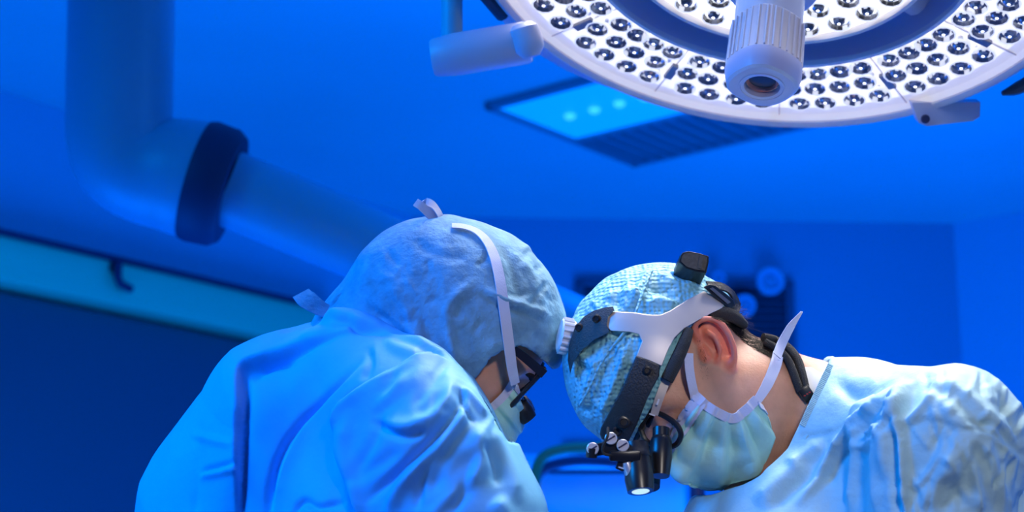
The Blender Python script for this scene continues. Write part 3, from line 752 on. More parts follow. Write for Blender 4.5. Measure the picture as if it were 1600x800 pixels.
stub = np.clip(jawzone*.55+sideburn*1.3+nape*.8, 0, 1)*(1-ear_a)
orgR = np.array([.44, 1.86, 0.0])
pr = mk('person', V, Q, M_skin, None, origin=orgR, attrs={'stubble': stub, 'ear': ear_a})
tag(pr, 'surgeon in pale blue gown and teal cap, head bent down, with a headlight strapped on', 'person', 'surgeons bent over their work')

# ---- gown
R_LINE = [(1300, 540), (1294, 572), (1262, 640), (1232, 702), (1190, 744), (1160, 758), (1112, 772)]
def gownR_solid(p):
    d = cone(p, P(1330, 680, 1.86), P(1440, 740, 1.88), .070, .104, (Z_, 1.35))
    d = smin(d, cone(p, P(1440, 740, 1.88), P(1560, 1000, 1.90), .104, .155, (Z_, 1.25)), .05)
    d = smin(d, cone(p, P(1560, 1000, 1.9), R_pel, .155, .17, (Z_, 1.25)), .06)
    d = smin(d, cone(p, P(1286, 692, 1.84), P(1258, 890, 1.84), .068, .130, (Z_, 1.15)), .06)         # loose chest front
    d = smin(d, cone(p, P(1258, 890, 1.84), W(.36, 1.85, .95), .130, .15, (Z_, 1.15)), .06)
    d = smin(d, cone(p, W(.43, 1.86, .95), W(.43, 1.86, .42), .18, .22, (Z_, 1.15)), .06)
    for sh, el, wr, cl in ((R_sh, R_el, R_wr, 1.80), (R_shf, R_elf, R_wrf, 1.92)):
        d = smin(d, chain(p, [P(1345, 676, cl), P(1435, 686, (cl+sh[2])/2), sh, el, wr], [.054, .063, .067, .072, .036], .03), .05)
    return d
def gown_shell(solid, cut, thick, zcut):
    def fn(p):
        g = solid(p); w = EYE[2]+p[:, 1]*UPV[2]+p[:, 2]*FWD[2]; d = np.maximum(g, -(g+np.where(w > 1.39, thick, .026))); px_ = proj(p)
        d = np.maximum(d, cut(px_, p))
        return np.maximum(d, zcut-w)
    return fn
def cutR(px_, p):
    d, s, t = poly_sd(px_, R_LINE); return np.where(s < 0, d, -d)*(1.85/F)*np.where((px_[:, 1] > 800), 0, 1) - np.where(px_[:, 1] > 790, .2, 0)
_d, _s, _ = poly_sd(np.array([[1150., 640.]]), R_LINE)
SGR = -1 if _s[0] < 0 else 1
def cutR(px_, p):
    d, s, t = poly_sd(px_, R_LINE); v = np.where(s*SGR > 0, d, -d)*(1.85/F); return np.where((px_[:, 1] > 772) | (px_[:, 0] > 1420), -.2, v)
gR = gown_shell(gownR_solid, cutR, .010, .40)
yv = P(0, 822, 1.85)[1]
def cyl(lo_, hi_, st): return (lo_, hi_, st)
xs = axis_steps([(.10, .16, .008), (.16, .60, .0023), (.60, .95, .009)])
ys = axis_steps([(lo[1]+.3, yv-.02, .011), (yv-.02, P(0, 535, 1.85)[1], .0023)])
zs = axis_steps([(1.50, 1.86, .0028), (1.86, 2.5, .009)])
V, Q = build(gR, (xs, ys, zs), 2)
N = grad(gownR_solid, V)
featR = [
 ('ridge', [(1412, 590), (1370, 640), (1318, 690), (1282, 745), (1240, 790)], .012, 9),
 ('ridge', [(1400, 610), (1356, 660), (1346, 705), (1340, 760), (1330, 820)], .009, 10),
 ('ridge', [(1398, 640), (1380, 690), (1370, 735), (1372, 820)], .005, 11),
 ('ridge', [(1418, 600), (1402, 650), (1390, 700), (1386, 750)], .006, 8),
 ('ridge', [(1352, 680), (1362, 730), (1358, 780), (1352, 830)], -.004, 8),
 ('ridge', [(1290, 760), (1310, 720), (1340, 690)], -.005, 9), ('ridge', [(1200, 800), (1250, 760), (1300, 740)], -.005, 10), ('ridge', [(1300, 690), (1340, 700), (1372, 690)], .003, 4),
 ('stepr', [(1424, 590), (1412, 640), (1410, 664), (1416, 720), (1418, 820)], .016, 45),
 ('ridge', [(1395, 655), (1404, 700), (1405, 820)], -.012, 8),
 ('ridge', [(1440, 610), (1480, 640), (1530, 690), (1560, 760), (1570, 820)], .008, 14),
 ('ridge', [(1412, 666), (1440, 640), (1462, 612)], .007, 7),
 ('ridge', [(1500, 660), (1560, 670), (1610, 720)], -.006, 6),
 ('ridge', [(1480, 760), (1502, 700), (1520, 680)], .008, 16),
 ('ridge', [(1440, 800), (1470, 740), (1490, 700)], .007, 14),
 ('ridge', [(1520, 690), (1550, 740), (1560, 810)], -.006, 8),
 ('ridge', [(1245, 685), (1300, 676), (1335, 660)], -.003, 4),
 ('ridge', [(1300, 590), (1340, 620), (1400, 600)], -.006, 12),
 ('ridge', [(1230, 730), (1262, 710), (1290, 690)], .006, 12),
 ('ridge', [(1180, 790), (1230, 745), (1262, 720)], .007, 14),
 ('ridge', [(1440, 600), (1500, 610), (1580, 690)], .006, 12),
]
for k in range(26):                                                    # gathered cloth at the front of the shoulder
    x0 = random.uniform(1345, 1400); y0 = 690-(x0-1345)*.9+random.uniform(-25, 25); a = random.uniform(.7, 1.3)
    featR.append(('ridge', [(x0-9, y0+12*a), (x0, y0), (x0+12, y0-12*a)], random.choice((.0045, -.004)), 3.6))
for k in range(60):                                                    # small creases over the sleeve
    x0 = random.uniform(1420, 1600); y0 = random.uniform(590, 800); a = math.atan2(1, random.uniform(-.9, .9)); L_ = random.uniform(14, 34)
    featR.append(('ridge', [(x0-L_*math.cos(a), y0-L_*math.sin(a)), (x0+3, y0), (x0+L_*math.cos(a), y0+L_*math.sin(a))], random.choice((.0025, -.0025)), random.uniform(3, 6)))
featR += [('step', [(1418, 664), (1450, 650), (1500, 665), (1560, 690), (1610, 730)], .004, 14), ('ridge', [(1500, 672), (1545, 676), (1600, 712)], -.005, 3.5), ('ridge', [(1505, 690), (1520, 730), (1535, 800)], .006, 7), ('ridge', [(1480, 690), (1450, 740), (1425, 770)], .005, 5), ('ridge', [(1555, 600), (1580, 650), (1600, 700)], -.005, 5)]
V = fold(V, N, featR)
crm = vnoise(V*np.array([16, 8, 16.]), 3)*.003 + np.abs(vnoise(V*np.array([30, 14, 30.]), 5))*-.003
V = V + N*crm[:, None]
V = relax(V, Q, 1, .5)
mk('gown', V, Q, M_gownR, pr)
# collar band and undershirt at the nape
colp = cast(gownR_solid, smooth_path(R_LINE[1:5], 8), 1.5, 2.0, .004)
mid = colp[:, 2].copy()
def ringcollar(hd, line, solid, dmid, off):
    near = cast(solid, smooth_path(line, 8), 1.4, 2.1, off); return near
def ring_around(line, dmid, bulge, w):
    """neck opening as a closed loop: the near edge follows line, the far edge mirrors it in depth"""
    near = cast(gownR_solid, smooth_path(line, 6), 1.4, 2.05, .002)
    return near
nl = ring_around(R_LINE[1:5], 1.86, .06, .01)
g_n = grad(gownR_solid, nl)
part('collar_band', ribbon(nl + (P(1305, 600, 1.85)-P(1297, 596, 1.85)), g_n, [.010, .012, .012, .010], .003), M_gownR, pr)
rib = []
for t in np.linspace(.0, .45, 40):
    i = min(int(t*(len(nl)-1)), len(nl)-2); u_ = t*(len(nl)-1)-i; c_ = nl[i]*(1-u_)+nl[i+1]*u_; rib.append(tube([c_+g_n[i]*.0022, c_+g_n[i]*.0030+(P(1308, 603, 1.85)-P(1296, 596, 1.85))], .0013, 6))
part('collar_gathers', merge(*rib), M_gownR, pr)
part('collar_peak', tube(smooth_path([P(1286, 588, 1.86), P(1293, 573, 1.86), P(1299, 568, 1.86), P(1306, 575, 1.86), P(1316, 582, 1.86)], 4), [.006, .008, .008, .007, .006], 8), M_gownR, pr)
us_px = [(1258, 573), (1268, 574), (1284, 583), (1290, 580), (1276, 612), (1266, 632), (1258, 600)]
part('undershirt', patch(us_px, 4, lambda a: cast(bodyR, a, 1.6, 1.9, .0045), .003), M_shirt, pr, 'white undershirt neck')
if 0: part('front_panel', patch([(1140, 768), (1175, 748), (1192, 742), (1160, 776), (1140, 790)], 4, lambda a: np.array([P(x, y, 1.80+(1192-x)*.0005) for x, y in a]), .004), M_shirt, pr)

# ---- cap
capR_edge = [(1150, 470), (1128, 490), (1100, 500), (1078, 512), (1066, 540), (1044, 592), (1016, 640), (986, 694), (970, 720)]
def capR_solid(p):
    q = HR.loc(p); m = q.copy(); m[:, 1] = np.abs(m[:, 1])
    d = ellip(q, np.array([.007, 0, .051]), np.array([.115, .092, .104]))*HR.k
    return d
CAPSG = 1 if poly_sd(np.array([[1150., 620.]]), capR_edge)[1][0] > 0 else -1
def capR(p):
    g = capR_solid(p); d = np.maximum(g, -(g+.006)); e, s, t = poly_sd(proj(p), capR_edge)
    return np.maximum(d, np.where(s*CAPSG > 0, e, -e)*(1.85/F))
xs = np.arange(hx-.18, hx+.11, .0026); ys = np.arange(hy-.12, hy+.16, .0026); zs = axis_steps([(hz-.125, hz+.02, .0026), (hz+.02, hz+.13, .006)])
V, Q = build(capR, (xs, ys, zs), 2); N = grad(capR_solid, V)
featC = [('ridge', [(935, 660), (960, 600), (975, 560), (985, 525)], .005, 5), ('ridge', [(905, 640), (925, 590), (950, 545)], .004, 5),
 ('ridge', [(1015, 420), (1000, 450), (985, 485)], .005, 5), ('ridge', [(975, 440), (965, 465), (968, 485)], -.004, 6), ('ridge', [(1060, 470), (1035, 455), (1010, 450)], -.005, 7),
 ('ridge', [(1090, 450), (1050, 440), (1020, 425)], .004, 6), ('ridge', [(940, 470), (975, 455), (1010, 470)], .004, 7), ('ridge', [(1005, 480), (1030, 470), (1060, 475)], .004, 7)]
for k in range(34):
    x0 = random.uniform(895, 1040); y0 = random.uniform(425, 640); a = random.uniform(0, 3.1); L_ = random.uniform(8, 22)
    featC.append(('ridge', [(x0-L_*math.cos(a), y0-L_*math.sin(a)), (x0+2, y0+1), (x0+L_*math.cos(a), y0+L_*math.sin(a))], random.choice((.0028, -.0028)), random.uniform(3.5, 7)))
V = fold(V, N, featC); V = V + N*(vnoise(V*np.array([70, 40, 60.]), 8)*.0016)[:, None]
mk('cap', V, Q, M_cap, pr)
seam = cast(capR_solid, smooth_path([(906, 632), (920, 608), (944, 560), (985, 505), (1005, 455), (1018, 424)], 6), 1.6, 1.9, .0045)
part('cap_seam', tube(seam, .0016, 6), M_cap, pr)

# ---- hair
hv, hf = [], []; nh = 0
def strands(n, zone, direction, length, solid, lift=.0016, w=.00032, curl=.3):
    """short tapered hairs rooted on the head inside zone"""
    global nh
    z = np.array(zone, float); x0, y0 = z.min(0); x1, y1 = z.max(0); c = []
    while len(c) < n:
        a = np.random.uniform((x0, y0), (x1, y1), (n*2, 2)); c += list(a[inside(a, z)])
    r = cast(solid, np.array(c[:n]), 1.55, 1.93); nn = grad(solid, r)
    for i in range(n):
        dpx = np.array(direction)+np.random.uniform(-.35, .35, 2); d = nrm([dpx[0], -dpx[1], 0]); d = nrm(d - nn[i]*(d@nn[i])*.9 + nn[i]*random.uniform(.02, .16))
        L_ = length*random.uniform(.5, 1.2); s = nrm(np.cross(d, nn[i])); p0 = r[i]-nn[i]*.0006; p1 = p0+d*L_*.5+nn[i]*.0006; p2 = p0+d*L_+s*L_*random.uniform(-curl, curl)
        b = len(hv); hv.extend([p0-s*w, p0+s*w, p1-s*w*.8, p1+s*w*.8, p2]); hf.extend([(b, b+1, b+3, b+2), (b+2, b+3, b+4)])
strands(2600, [(1100, 478), (1130, 482), (1160, 505), (1200, 520), (1236, 548), (1226, 562), (1198, 556), (1165, 540), (1148, 520), (1130, 500), (1105, 494)], (.8, .55), .016, bodyR)
strands(300, [(1118, 470), (1150, 478), (1165, 505), (1140, 505), (1120, 490)], (.9, -.1), .020, bodyR, curl=.8)
strands(120, [(1088, 526), (1097, 530), (1104, 560), (1108, 590), (1097, 592), (1088, 556)], (.1, 1), .0035, bodyR, w=.00011)
hair = mk('hair', np.array(hv), hf, M_hair, pr); hair['kind'] = 'stuff'

# ---- eyes and brows
def eyes(hd, parent):
    for s in (1, -1):
        c = hd.pt(.0785, s*.0325, .011); a = hd.F*.97-hd.U*.2
        e = part('eye', lathe(c-a*.0135, a, [(0, .001), (.003, .0085), (.0135, .0135), (.022, .0095), (.0255, .0045), (.0262, .001)], 16), M_eye, parent)
        part('iris', lathe(c+a*.0108, a, [(0, .0052), (.0018, .004), (.0024, .001)], 14), M_iris, e)
        bp = [hd.pt(.099, s*.012, .028), hd.pt(.100, s*.026, .034), hd.pt(.088, s*.044, .032)]
        part('eyebrow', tube(smooth_path(bp, 4), [.002, .0035, .0015], 6), M_hair, parent)
eyes(HR, pr)

# ---- face mask: pleated sheet from the near side edge round the front to the far edge
def mask_mesh(solid, Sp, Mp, dS, dM, dome, npl, amp, nu=60, nv=44):
    """Sp near edge, Mp outline of the bulge (frame pixels, same number of samples); dS, dM their depths"""
    def ri(A):
        A = smooth_path(A, 8); l = np.r_[0, np.cumsum(np.linalg.norm(np.diff(A, axis=0), axis=1))]; return np.stack([np.interp(np.linspace(0, l[-1], nu), l, A[:, k]) for k in range(2)], 1)
    S_, M_ = ri(Sp), ri(Mp); nr = 2*nv+1; A = np.zeros((nr, nu, 3)); vv = np.linspace(1, -1, nr)                 # vv 1 = near edge, 0 = outline, -1 = far edge
    for r, v in enumerate(vv):
        f = (1-v)*math.pi/2; s = math.sin(f) if v >= 0 else 1-.35*(1-math.sin(f)); x = S_+(M_-S_)*s; d = dS+(dM-dS)*(1-math.cos(f)) - dome*math.sin(2*f)*(v > 0)
        d = np.full(nu, d)
        if v >= 0: d = np.minimum(d, np.where(inside(x, np.vstack([M_, S_[::-1]])) | (v > .95), cast(solid, x, 1.55, 2.0)[:, 2]-.0055, 9))
        A[r] = [P(x[i, 0], x[i, 1], d[i]) for i in range(nu)]
    for _ in range(3): A[1:nv, 1:-1, 2] = np.minimum(A[1:nv, 1:-1, 2], (A[:nv-1, 1:-1, 2]+A[2:nv+1, 1:-1, 2]+A[1:nv, :-2, 2]+A[1:nv, 2:, 2])/4)
    A = A[::-1]; vv = vv[::-1]                                                                                    # last row = near edge
    du = np.gradient(A, axis=1); dv = np.gradient(A, axis=0); n = np.cross(du, dv); n /= np.linalg.norm(n, axis=2)[..., None]+1e-12
    if n[nv+nv//2, nu//2, 2] > 0: n = -n
    uu = np.linspace(0, 1, nu); ph = uu*npl; saw = ph % 1.0; prof = np.where(saw < .75, saw/.75, (1-saw)/.25)-.5
    av = np.abs(vv); wgt = np.clip((1-av)*3.0+.25, 0, 1)*np.clip(av*.9+.35, 0, 1); edge = np.clip(np.minimum(uu, 1-uu)*8, 0, 1)
    A = A + n*(prof*edge*amp)[None, :, None]*wgt[:, None, None]
    A = A + n*(vnoise(A.reshape(-1, 3)*45, 11).reshape(A.shape[:2])*.0022*edge[None, :])[..., None]
    R_, C_ = A.shape[:2]; V = A.reshape(-1, 3); Fc = [(r*C_+c, r*C_+c+1, (r+1)*C_+c+1, (r+1)*C_+c) for r in range(R_-1) for c in range(C_-1)]
    return V, Fc, A, n
def add_mask(solid, parent, *a):
    V, Fc, A, n = mask_mesh(solid, *a)
    o = mk('mask', V, Fc, M_mask, parent); fix_normals(o); sol = o.modifiers.new('solid', 'SOLIDIFY'); sol.thickness = .0012; sol.offset = 0
    return o, A, n
S_R = [(1086, 618), (1104, 634), (1124, 646), (1146, 654), (1164, 642), (1182, 624)]
mk_, A, n = add_mask(bodyR, pr, S_R, [(1056, 659), (1047, 690), (1048, 738), (1074, 757), (1104, 765), (1150, 757), (1188, 735), (1206, 690), (1205, 664), (1194, 640)], 1.795, 1.84, .030, 5.5, .0095)
R_, C_ = A.shape[:2]
part('side_trim', ribbon(A[-1]+n[-1]*.0012, n[-1], .0095, .0014), M_tie, mk_)
i0 = R_//2
part('top_trim', merge(*[ribbon(A[i0:, k]+n[i0:, k]*.0012, n[i0:, k], .0052, .0010) for k in (1, 5, 9)]), M_tie, mk_)
part('bottom_trim', ribbon(A[i0:, -2]+n[i0:, -2]*.0012, n[i0:, -2], .0045, .0012), M_tie, mk_)
def tie(path_px, parent, solid, off, w, d0=1.5, d1=2.0, name='tie', lead=None):
    p = cast(solid, smooth_path(path_px, 6), d0, d1, off); nn = grad(solid, p)
    return part(name, ribbon(p, nn, w, .0011), M_tie, parent)
both = lambda p: np.minimum(bodyR(p), capR_solid(p))
tie([(1087, 624), (1081, 600), (1077, 575), (1076, 552)], mk_, both, .0025, .0095)
tie([(1182, 628), (1196, 606), (1206, 585), (1213, 566), (1216, 552)], mk_, bodyR, .003, [.0085, .011, .012, .011])
tp_ = [P(1214, 556, 1.80), P(1222, 536, 1.815), P(1236, 510, 1.82), P(1253, 487, 1.815)]
part('tie_end', ribbon(smooth_path(tp_, 5), [0.35, .2, -1], [.010, .010, .008, .002], .0012), M_tie, mk_)

# ---- headlight set worn on the cap
hl = empty('surgical_headlight', to_world(P(985, 600, 1.77)))
D = lambda off: (lambda a: cast(capR_solid, a, 1.55, 1.90, off))
yp = [(958, 487), (989, 488), (1015, 492), (1032, 492), (1048, 485), (1076, 467), (1100, 455), (1116, 462), (1131, 476), (1129, 481), (1112, 489), (1088, 502), (1068, 514), (1054, 528), (1044, 547), (1034, 572), (1014, 563), (994, 556), (1003, 533), (998, 522), (984, 518.5), (955, 517), (946, 510), (948, 498)]
mod_bevel(part('head_frame', patch(yp, 5, D(.0075), .0025), M_silver, hl, 'satin silver forked side plate'), .0006)
pad = [(958, 479), (946, 480), (928, 485), (912, 495), (898, 512), (889, 540), (887, 562), (891, 584), (896, 566), (908, 548), (928, 531), (952, 519), (948, 508), (950, 494), (960, 485)]
def pad_depth(a):
    r = cast(capR_solid, a, 1.55, 1.86, .010); return r
part('front_pad', patch(pad, 4, pad_depth, .009), M_leather, hl, 'black padded leather brow band')
# the band goes on round the far side of the brow
farpts = [P(912, 500, 1.86), P(892, 545, 1.89), P(905, 540, 1.93), P(960, 500, 1.965)]
part('far_band', ribbon(smooth_path(farpts, 6), [-.6, .3, .5], .022, .004), M_leather, hl)
for x, y in ((905, 512), (932, 498)):
    c = cast(capR_solid, [(x, y)], 1.55, 1.88, .0105)[0]; part('rivet', lathe(c, [-.3, .2, -1], [(0, .0045), (.002, .0042), (.003, .0028), (.002, .0016)], 16), M_black, hl)
kc = P(893, 527, 1.83); ka = nrm([-.97, .20, -.12])
part('knob', lathe(kc, ka, [(-.004, .010), (-.004, .0155), (.001, .0172), (.0115, .0172), (.013, .0155), (.013, .006)], 40), M_white, hl, 'white ribbed tightening knob')
u_, v_, a_ = frame(ka)
for k in range(16):
    t = 2*math.pi*k/16; part('knob_rib', tube([kc+ka*.001+(u_*math.cos(t)+v_*math.sin(t))*.0175, kc+ka*.0115+(u_*math.cos(t)+v_*math.sin(t))*.0175], .0019, 6), M_white, hl)
arm_px = [(994, 556), (1012, 562), (1031, 571), (1030, 588), (1021, 604), (1012, 622), (995, 664), (982, 690), (974, 694), (952, 690), (940, 686), (937, 678), (939, 668), (950, 648), (974, 602)]
mod_bevel(part('lamp_arm', patch(arm_px, 5, D(.0105), .006), M_leather, hl, 'black bent strap plate over the brow'), .0012)
for x, y, r in ((1011, 579, .0045), (975, 660, .0065), (964, 675, .0055)):
    c = cast(capR_solid, [(x, y)], 1.55, 1.88, .0125)[0]; part('arm_button', lathe(c+Z_*.002, [0, .1, -1], [(0, r), (.0025, r*.95), (.003, r*.6), (.0015, r*.5)], 18), M_black, hl)
dB = 1.722
br = [(921, 704), (930, 695), (948, 690), (958, 683), (968, 688), (978, 689), (982, 700), (974, 706), (930, 713)]
part('bracket', prism([P(x, y, dB) for x, y in br], [0, 0, .008]), M_black, hl)
part('bracket_foot', tube([P(925, 700, dB), P(924, 715, dB)], .0055, 12), M_black, hl)
for x, y in ((926, 701), (954.5, 685), (973, 696)):
    sc_ = part('screw', lathe(P(x, y, dB-.001), [0, .1, -1], [(0, .0060), (.0026, .0060), (.0032, .0054)], 20), M_chrome, hl, angle=20); part('slot', box(P(x, y, dB-.0044), nrm([.8, .5, 0]), nrm([-.5, .8, 0]), Z_, .0095, .0015, .0006), M_navy, sc_)
part('cable_wire', tube(smooth_path([P(950, 668, dB-.004), P(949, 682, dB-.01), P(942, 698, dB-.012), P(944, 709, dB-.01), P(960, 711, dB-.006), P(985, 708, dB-.002)], 5), .0014, 8), M_foam, hl)
part('hinge_block', box(P(976, 712, dB), X_, Y_, Z_, .030, .010, .016, .002), M_black, hl)
part('clamp_lever', prism([P(x, y, dB-.004) for x, y in ((968, 714), (979, 714), (978, 735), (972, 737), (962, 732))], [0, 0, .008]), M_black, hl)
part('lever_mark', box(P(971, 731, dB-.005), nrm([.95, -.3, 0]), nrm([.3, .95, 0]), Z_, .006, .0014, .001), M_white, hl)
part('lever_spring', lathe(P(979, 722, dB-.004), [.3, -1, 0], [(0, .004), (.004, .005), (.012, .005), (.014, .003)], 12), M_chrome, hl)
hb0 = P(993, 694, 1.735); hb1 = P(1001, 768, 1.715); ha = nrm(hb1-hb0); hl_len = np.linalg.norm(hb1-hb0)
part('light_barrel', lathe(hb0, ha, [(0, .011), (0, .0122), (.010, .0130), (.0115, .0138), (.0145, .0138), (.0150, .0130), (.030, .0136), (hl_len-.012, .0142), (hl_len, .0128), (hl_len, .0105)], 36), M_black, hl)
M_glow = mat('headlight_lens', (0.7, 0.8, 0.8), 0.1, emit=(0.70, 1.0, 0.92), es=0.75)
part('light_lens', lathe(hb0+ha*(hl_len-.002), ha, [(0, .0106), (.001, .0104), (.0024, .008), (.003, .003)], 24), M_glow, hl, 'lit clear headlight lens')
lw = to_world(hb1+ha*.006); light('headlight_light', 'SPOT', lw, lw+dir_world(ha), 1.5, (.8, 1, .95), spot_size=math.radians(50), shadow_soft_size=.01)
# battery box and rear buckle on top
dx = P(1085, 408, 1.80)
dface = [(1061, 409), (1062, 400), (1067, 394), (1076, 392), (1092, 395), (1108, 400), (1108, 408), (1104, 426), (1088, 424), (1072, 419)]
ext = P(1067, 446, 1.855)-P(1085, 408, 1.80)
mod_bevel(part('battery_box', prism([P(x, y, 1.80) for x, y in dface], ext), M_black, hl, angle=30), .001)
part('box_cover', prism([P(1085+(x-1085)*.86, 408+(y-408)*.82, 1.7985) for x, y in dface], np.array([0, 0, .003])), mat('dark_grey_plastic', (.07, .065, .06), .45, var=.3, vscale=300), hl)
part('box_label_plate', prism([P(x, y, 1.797) for x, y in ((1093, 400), (1099, 402), (1096, 420), (1090, 418))], [0, 0, .002]), mat('dark_grey_plastic', (.07, .065, .06)), hl)
part('box_clip', tube(smooth_path([P(1046, 434, 1.84), P(1052, 425, 1.83), P(1056, 430, 1.83)], 4), .0022, 8), M_chrome, hl)
bk = [(1100, 449), (1108, 444), (1118, 446), (1146, 468), (1150, 478), (1142, 484), (1132, 478)]
bd = cast(capR_solid, [(1112, 462)], 1.55, 1.9, .010)[0][2]
mod_bevel(part('rear_buckle', prism([P(x, y, bd-.002+(x-1112)*.0004) for x, y in bk], [0, 0, .010]), M_black, hl), .001)
part('buckle_slot', prism([P(x, y, bd-.0035+(x-1112)*.0004) for x, y in ((1109, 451), (1114, 449), (1142, 472), (1137, 475))], [0, 0, .002]), mat('slot_blue_grey', (.12, .13, .17), .3), hl)
part('strap_loop', ribbon(smooth_path([P(1106, 446, bd), P(1128, 448, bd+.01), P(1143, 458, bd+.02), P(1150, 474, bd+.022), P(1147, 488, bd+.015)], 5), [.4, .6, -.6], .010, .0018), M_leather, hl)
part('clear_loop', tube(smooth_path([P(1138, 452, bd+.01), P(1148, 462, bd+.012), P(1152, 476, bd+.012), P(1148, 488, bd+.01)], 5), .0014, 8), M_clear, hl)
tag(hl, 'silver forked headband with white knob, black brow strap and small lit headlight', 'headlight')

# ---- loupe glasses of the right surgeon
gl = empty('loupe_glasses', to_world(P(1036, 690, 1.77)))
LF = [(1001, 671), (1005, 659), (1013, 647), (1022, 644), (1034, 648), (1048, 656), (1059, 666), (1064, 679), (1060, 691), (1052, 697), (1040, 699), (1022, 696), (1008, 687)]
lfp = smooth_path([P(x, y, 1.765+(1040-x)*.0003) for x, y in LF+LF[:1]], 4)
part('lens_frame', tube(lfp, .0028, 8), M_black, gl)
part('spectacle_lens', prism([P(x, y, 1.766+(1040-x)*.0003) for x, y in LF], [0, 0, .0015]), M_clear, gl, smooth=False)
part('bridge', tube(smooth_path([P(1004, 668, 1.775), P(990, 690, 1.81), P(984, 694, 1.85)], 4), .003, 8), M_black, gl)
far_f = smooth_path([P(x-28, y+8, 1.90+(1040-x)*.0003) for x, y in LF+LF[:1]], 3); part('lens_frame', tube(far_f, .0028, 8), M_black, gl)
part('temple_arm', ribbon(smooth_path([P(1022, 648, 1.762), P(1030, 622, 1.76), P(1042, 592, 1.763), P(1058, 556, 1.766)], 5), [0.1, .1, -1], [.0075, .0085, .0085, .006], .0022), M_silver, gl, 'silver temple arm')
part('temple_mark', box(P(1028, 628, 1.7565), nrm([.35, .93, 0]), nrm([.93, -.35, 0]), Z_, .006, .0018, .001), M_white, gl)
slv = cast(both, smooth_path([(1042, 594), (1056, 566), (1070, 534), (1076, 516)], 6), 1.6, 1.85, .004)
part('foam_sleeve', tube(slv, [.0065, .0068, .0062, .005], 12), M_foam, gl)
hk = smooth_path([P(1082, 512, 1.800), P(1096, 497, 1.803), P(1114, 490, 1.805), P(1134, 490, 1.812), P(1150, 497, 1.825), P(1162, 507, 1.845)], 5)
part('ear_hook', tube(hk, [.0045, .005, .006, .0072, .0065, .005], 12), M_foam, gl)
part('corner_mark', box(P(1019, 648, 1.760), nrm([.94, -.35, 0]), nrm([.35, .94, 0]), Z_, .006, .0014, .001), M_white, gl)
def loupe(p0, p1, r0, r1, parent):
    a = nrm(p1-p0); L_ = np.linalg.norm(p1-p0)
    b = part('loupe_barrel', lathe(p0, a, [(0, r0*.8), (0, r0), (L_*.18, r0), (L_*.2, r0*1.12), (L_*.28, r1*.95), (L_*.6, r1), (L_*.9, r1*.84), (L_, r1*.78), (L_, r1*.62)], 32), M_black, parent)
    part('loupe_lens', lathe(p1-a*.002, a, [(0, r1*.64), (.001, r1*.6), (.0016, r1*.3)], 24), mat('loupe_glass', (.05, .06, .09), .08), b)
loupe(P(1033, 670, 1.762), P(1032, 744, 1.74), .0085, .0112, gl)
loupe(P(1010, 694, 1.83), P(1016, 762, 1.80), .0085, .0125, gl)
cord1 = cast(bodyR, smooth_path([(1192, 527), (1210, 531), (1232, 544), (1246, 562), (1252, 580), (1258, 606)], 6), 1.6, 1.9, .0035)
cord2 = cast(bodyR, smooth_path([(1196, 535), (1214, 545), (1229, 560), (1238, 578), (1244, 594), (1251, 612)], 6), 1.6, 1.9, .0035)
part('retainer_cord', tube(cord1, .0046, 10), M_foam, gl); part('retainer_cord', tube(cord2, .0042, 10), M_foam, gl)
ce = cast(bodyR, [(1260, 615)], 1.6, 1.9, .004)[0]
st_ = part('cord_stopper', box(ce, nrm([.55, -.83, 0]), nrm([.83, .55, 0]), Z_, .015, .012, .009, .0015), M_black, gl)
for k in range(3): part('red_mark', box(ce+nrm([.83, .55, 0])*(k-1)*.003-Z_*.0047, X_, Y_, Z_, .0018, .0012, .0006), mat('red_print', (.6, .02, .02), .5), st_)
tag(gl, 'black and silver loupe glasses with dark barrels and foam cord down the neck', 'glasses')

# ================================================================== left surgeon
L_sh = P(694, 700, 1.74); L_shf = P(640, 690, 2.10); L_el = P(770, 1010, 1.70); L_wr = P(810, 1150, 1.70); L_elf = P(740, 1010, 2.12); L_wrf = P(810, 1160, 2.02)
L_pel = W(-.27, 1.96, .98); L_hips = W(-.27, 1.86, .95), W(-.27, 2.06, .95)
def bodyL(p):
    d = head_field(HL.loc(p))*HL.k
    d = smin(d, cone(p, P(650, 560, 1.90), P(555, 640, 1.92), .056, .066), .04)
    d = smin(d, cone(p, P(540, 660, 1.92), P(470, 850, 1.93), .072, .095, (Z_, 1.3)), .06)
    d = smin(d, cone(p, P(470, 850, 1.93), L_pel, .095, .12, (Z_, 1.25)), .06)
    d = smin(d, chain(p, [P(570, 660, 1.88), L_sh, L_el, L_wr], [.05, .05, .04, .026], .02), .04)
    d = smin(d, chain(p, [P(570, 660, 1.98), L_shf, L_elf, L_wrf], [.05, .05, .04, .026], .02), .04)
    d = smin(d, hand_field(p, L_wr, P(950, 1190, 1.73)-L_wr, -1), .02); d = smin(d, hand_field(p, L_wrf, P(950, 1190, 1.98)-L_wrf, 1), .02)
    return smin(d, legs_field(p, L_pel, L_hips, .13), .06)
hx, hy, hz = HL.c
lo, hi = cam_range(-0.02, -.5, .3, 1.5, 2.4)
xs = axis_steps([(lo[0], hx-.14, .009), (hx-.14, hx+.02, .004), (hx+.02, hx+.16, .0019), (hx+.16, hi[0], .009)])
ys = axis_steps([(lo[1], hy-.15, .009), (hy-.15, hy+.16, .0024)])
zs = axis_steps([(lo[2], hz-.115, .009), (hz-.115, hz+.0, .0021), (hz, hz+.13, .004), (hz+.13, hi[2], .009)])
V, Q = build(bodyL, (xs, ys, zs))
orgL = np.array([-.25, 1.96, 0.0])
pl = mk('person', V, Q, M_skin, None, origin=orgL, attrs={'stubble': np.zeros(len(V)), 'ear': np.zeros(len(V))})
tag(pl, 'surgeon in bright blue gown and full hood, seen from behind, bowed over', 'person', 'surgeons bent over their work')
eyes(HL, pl)

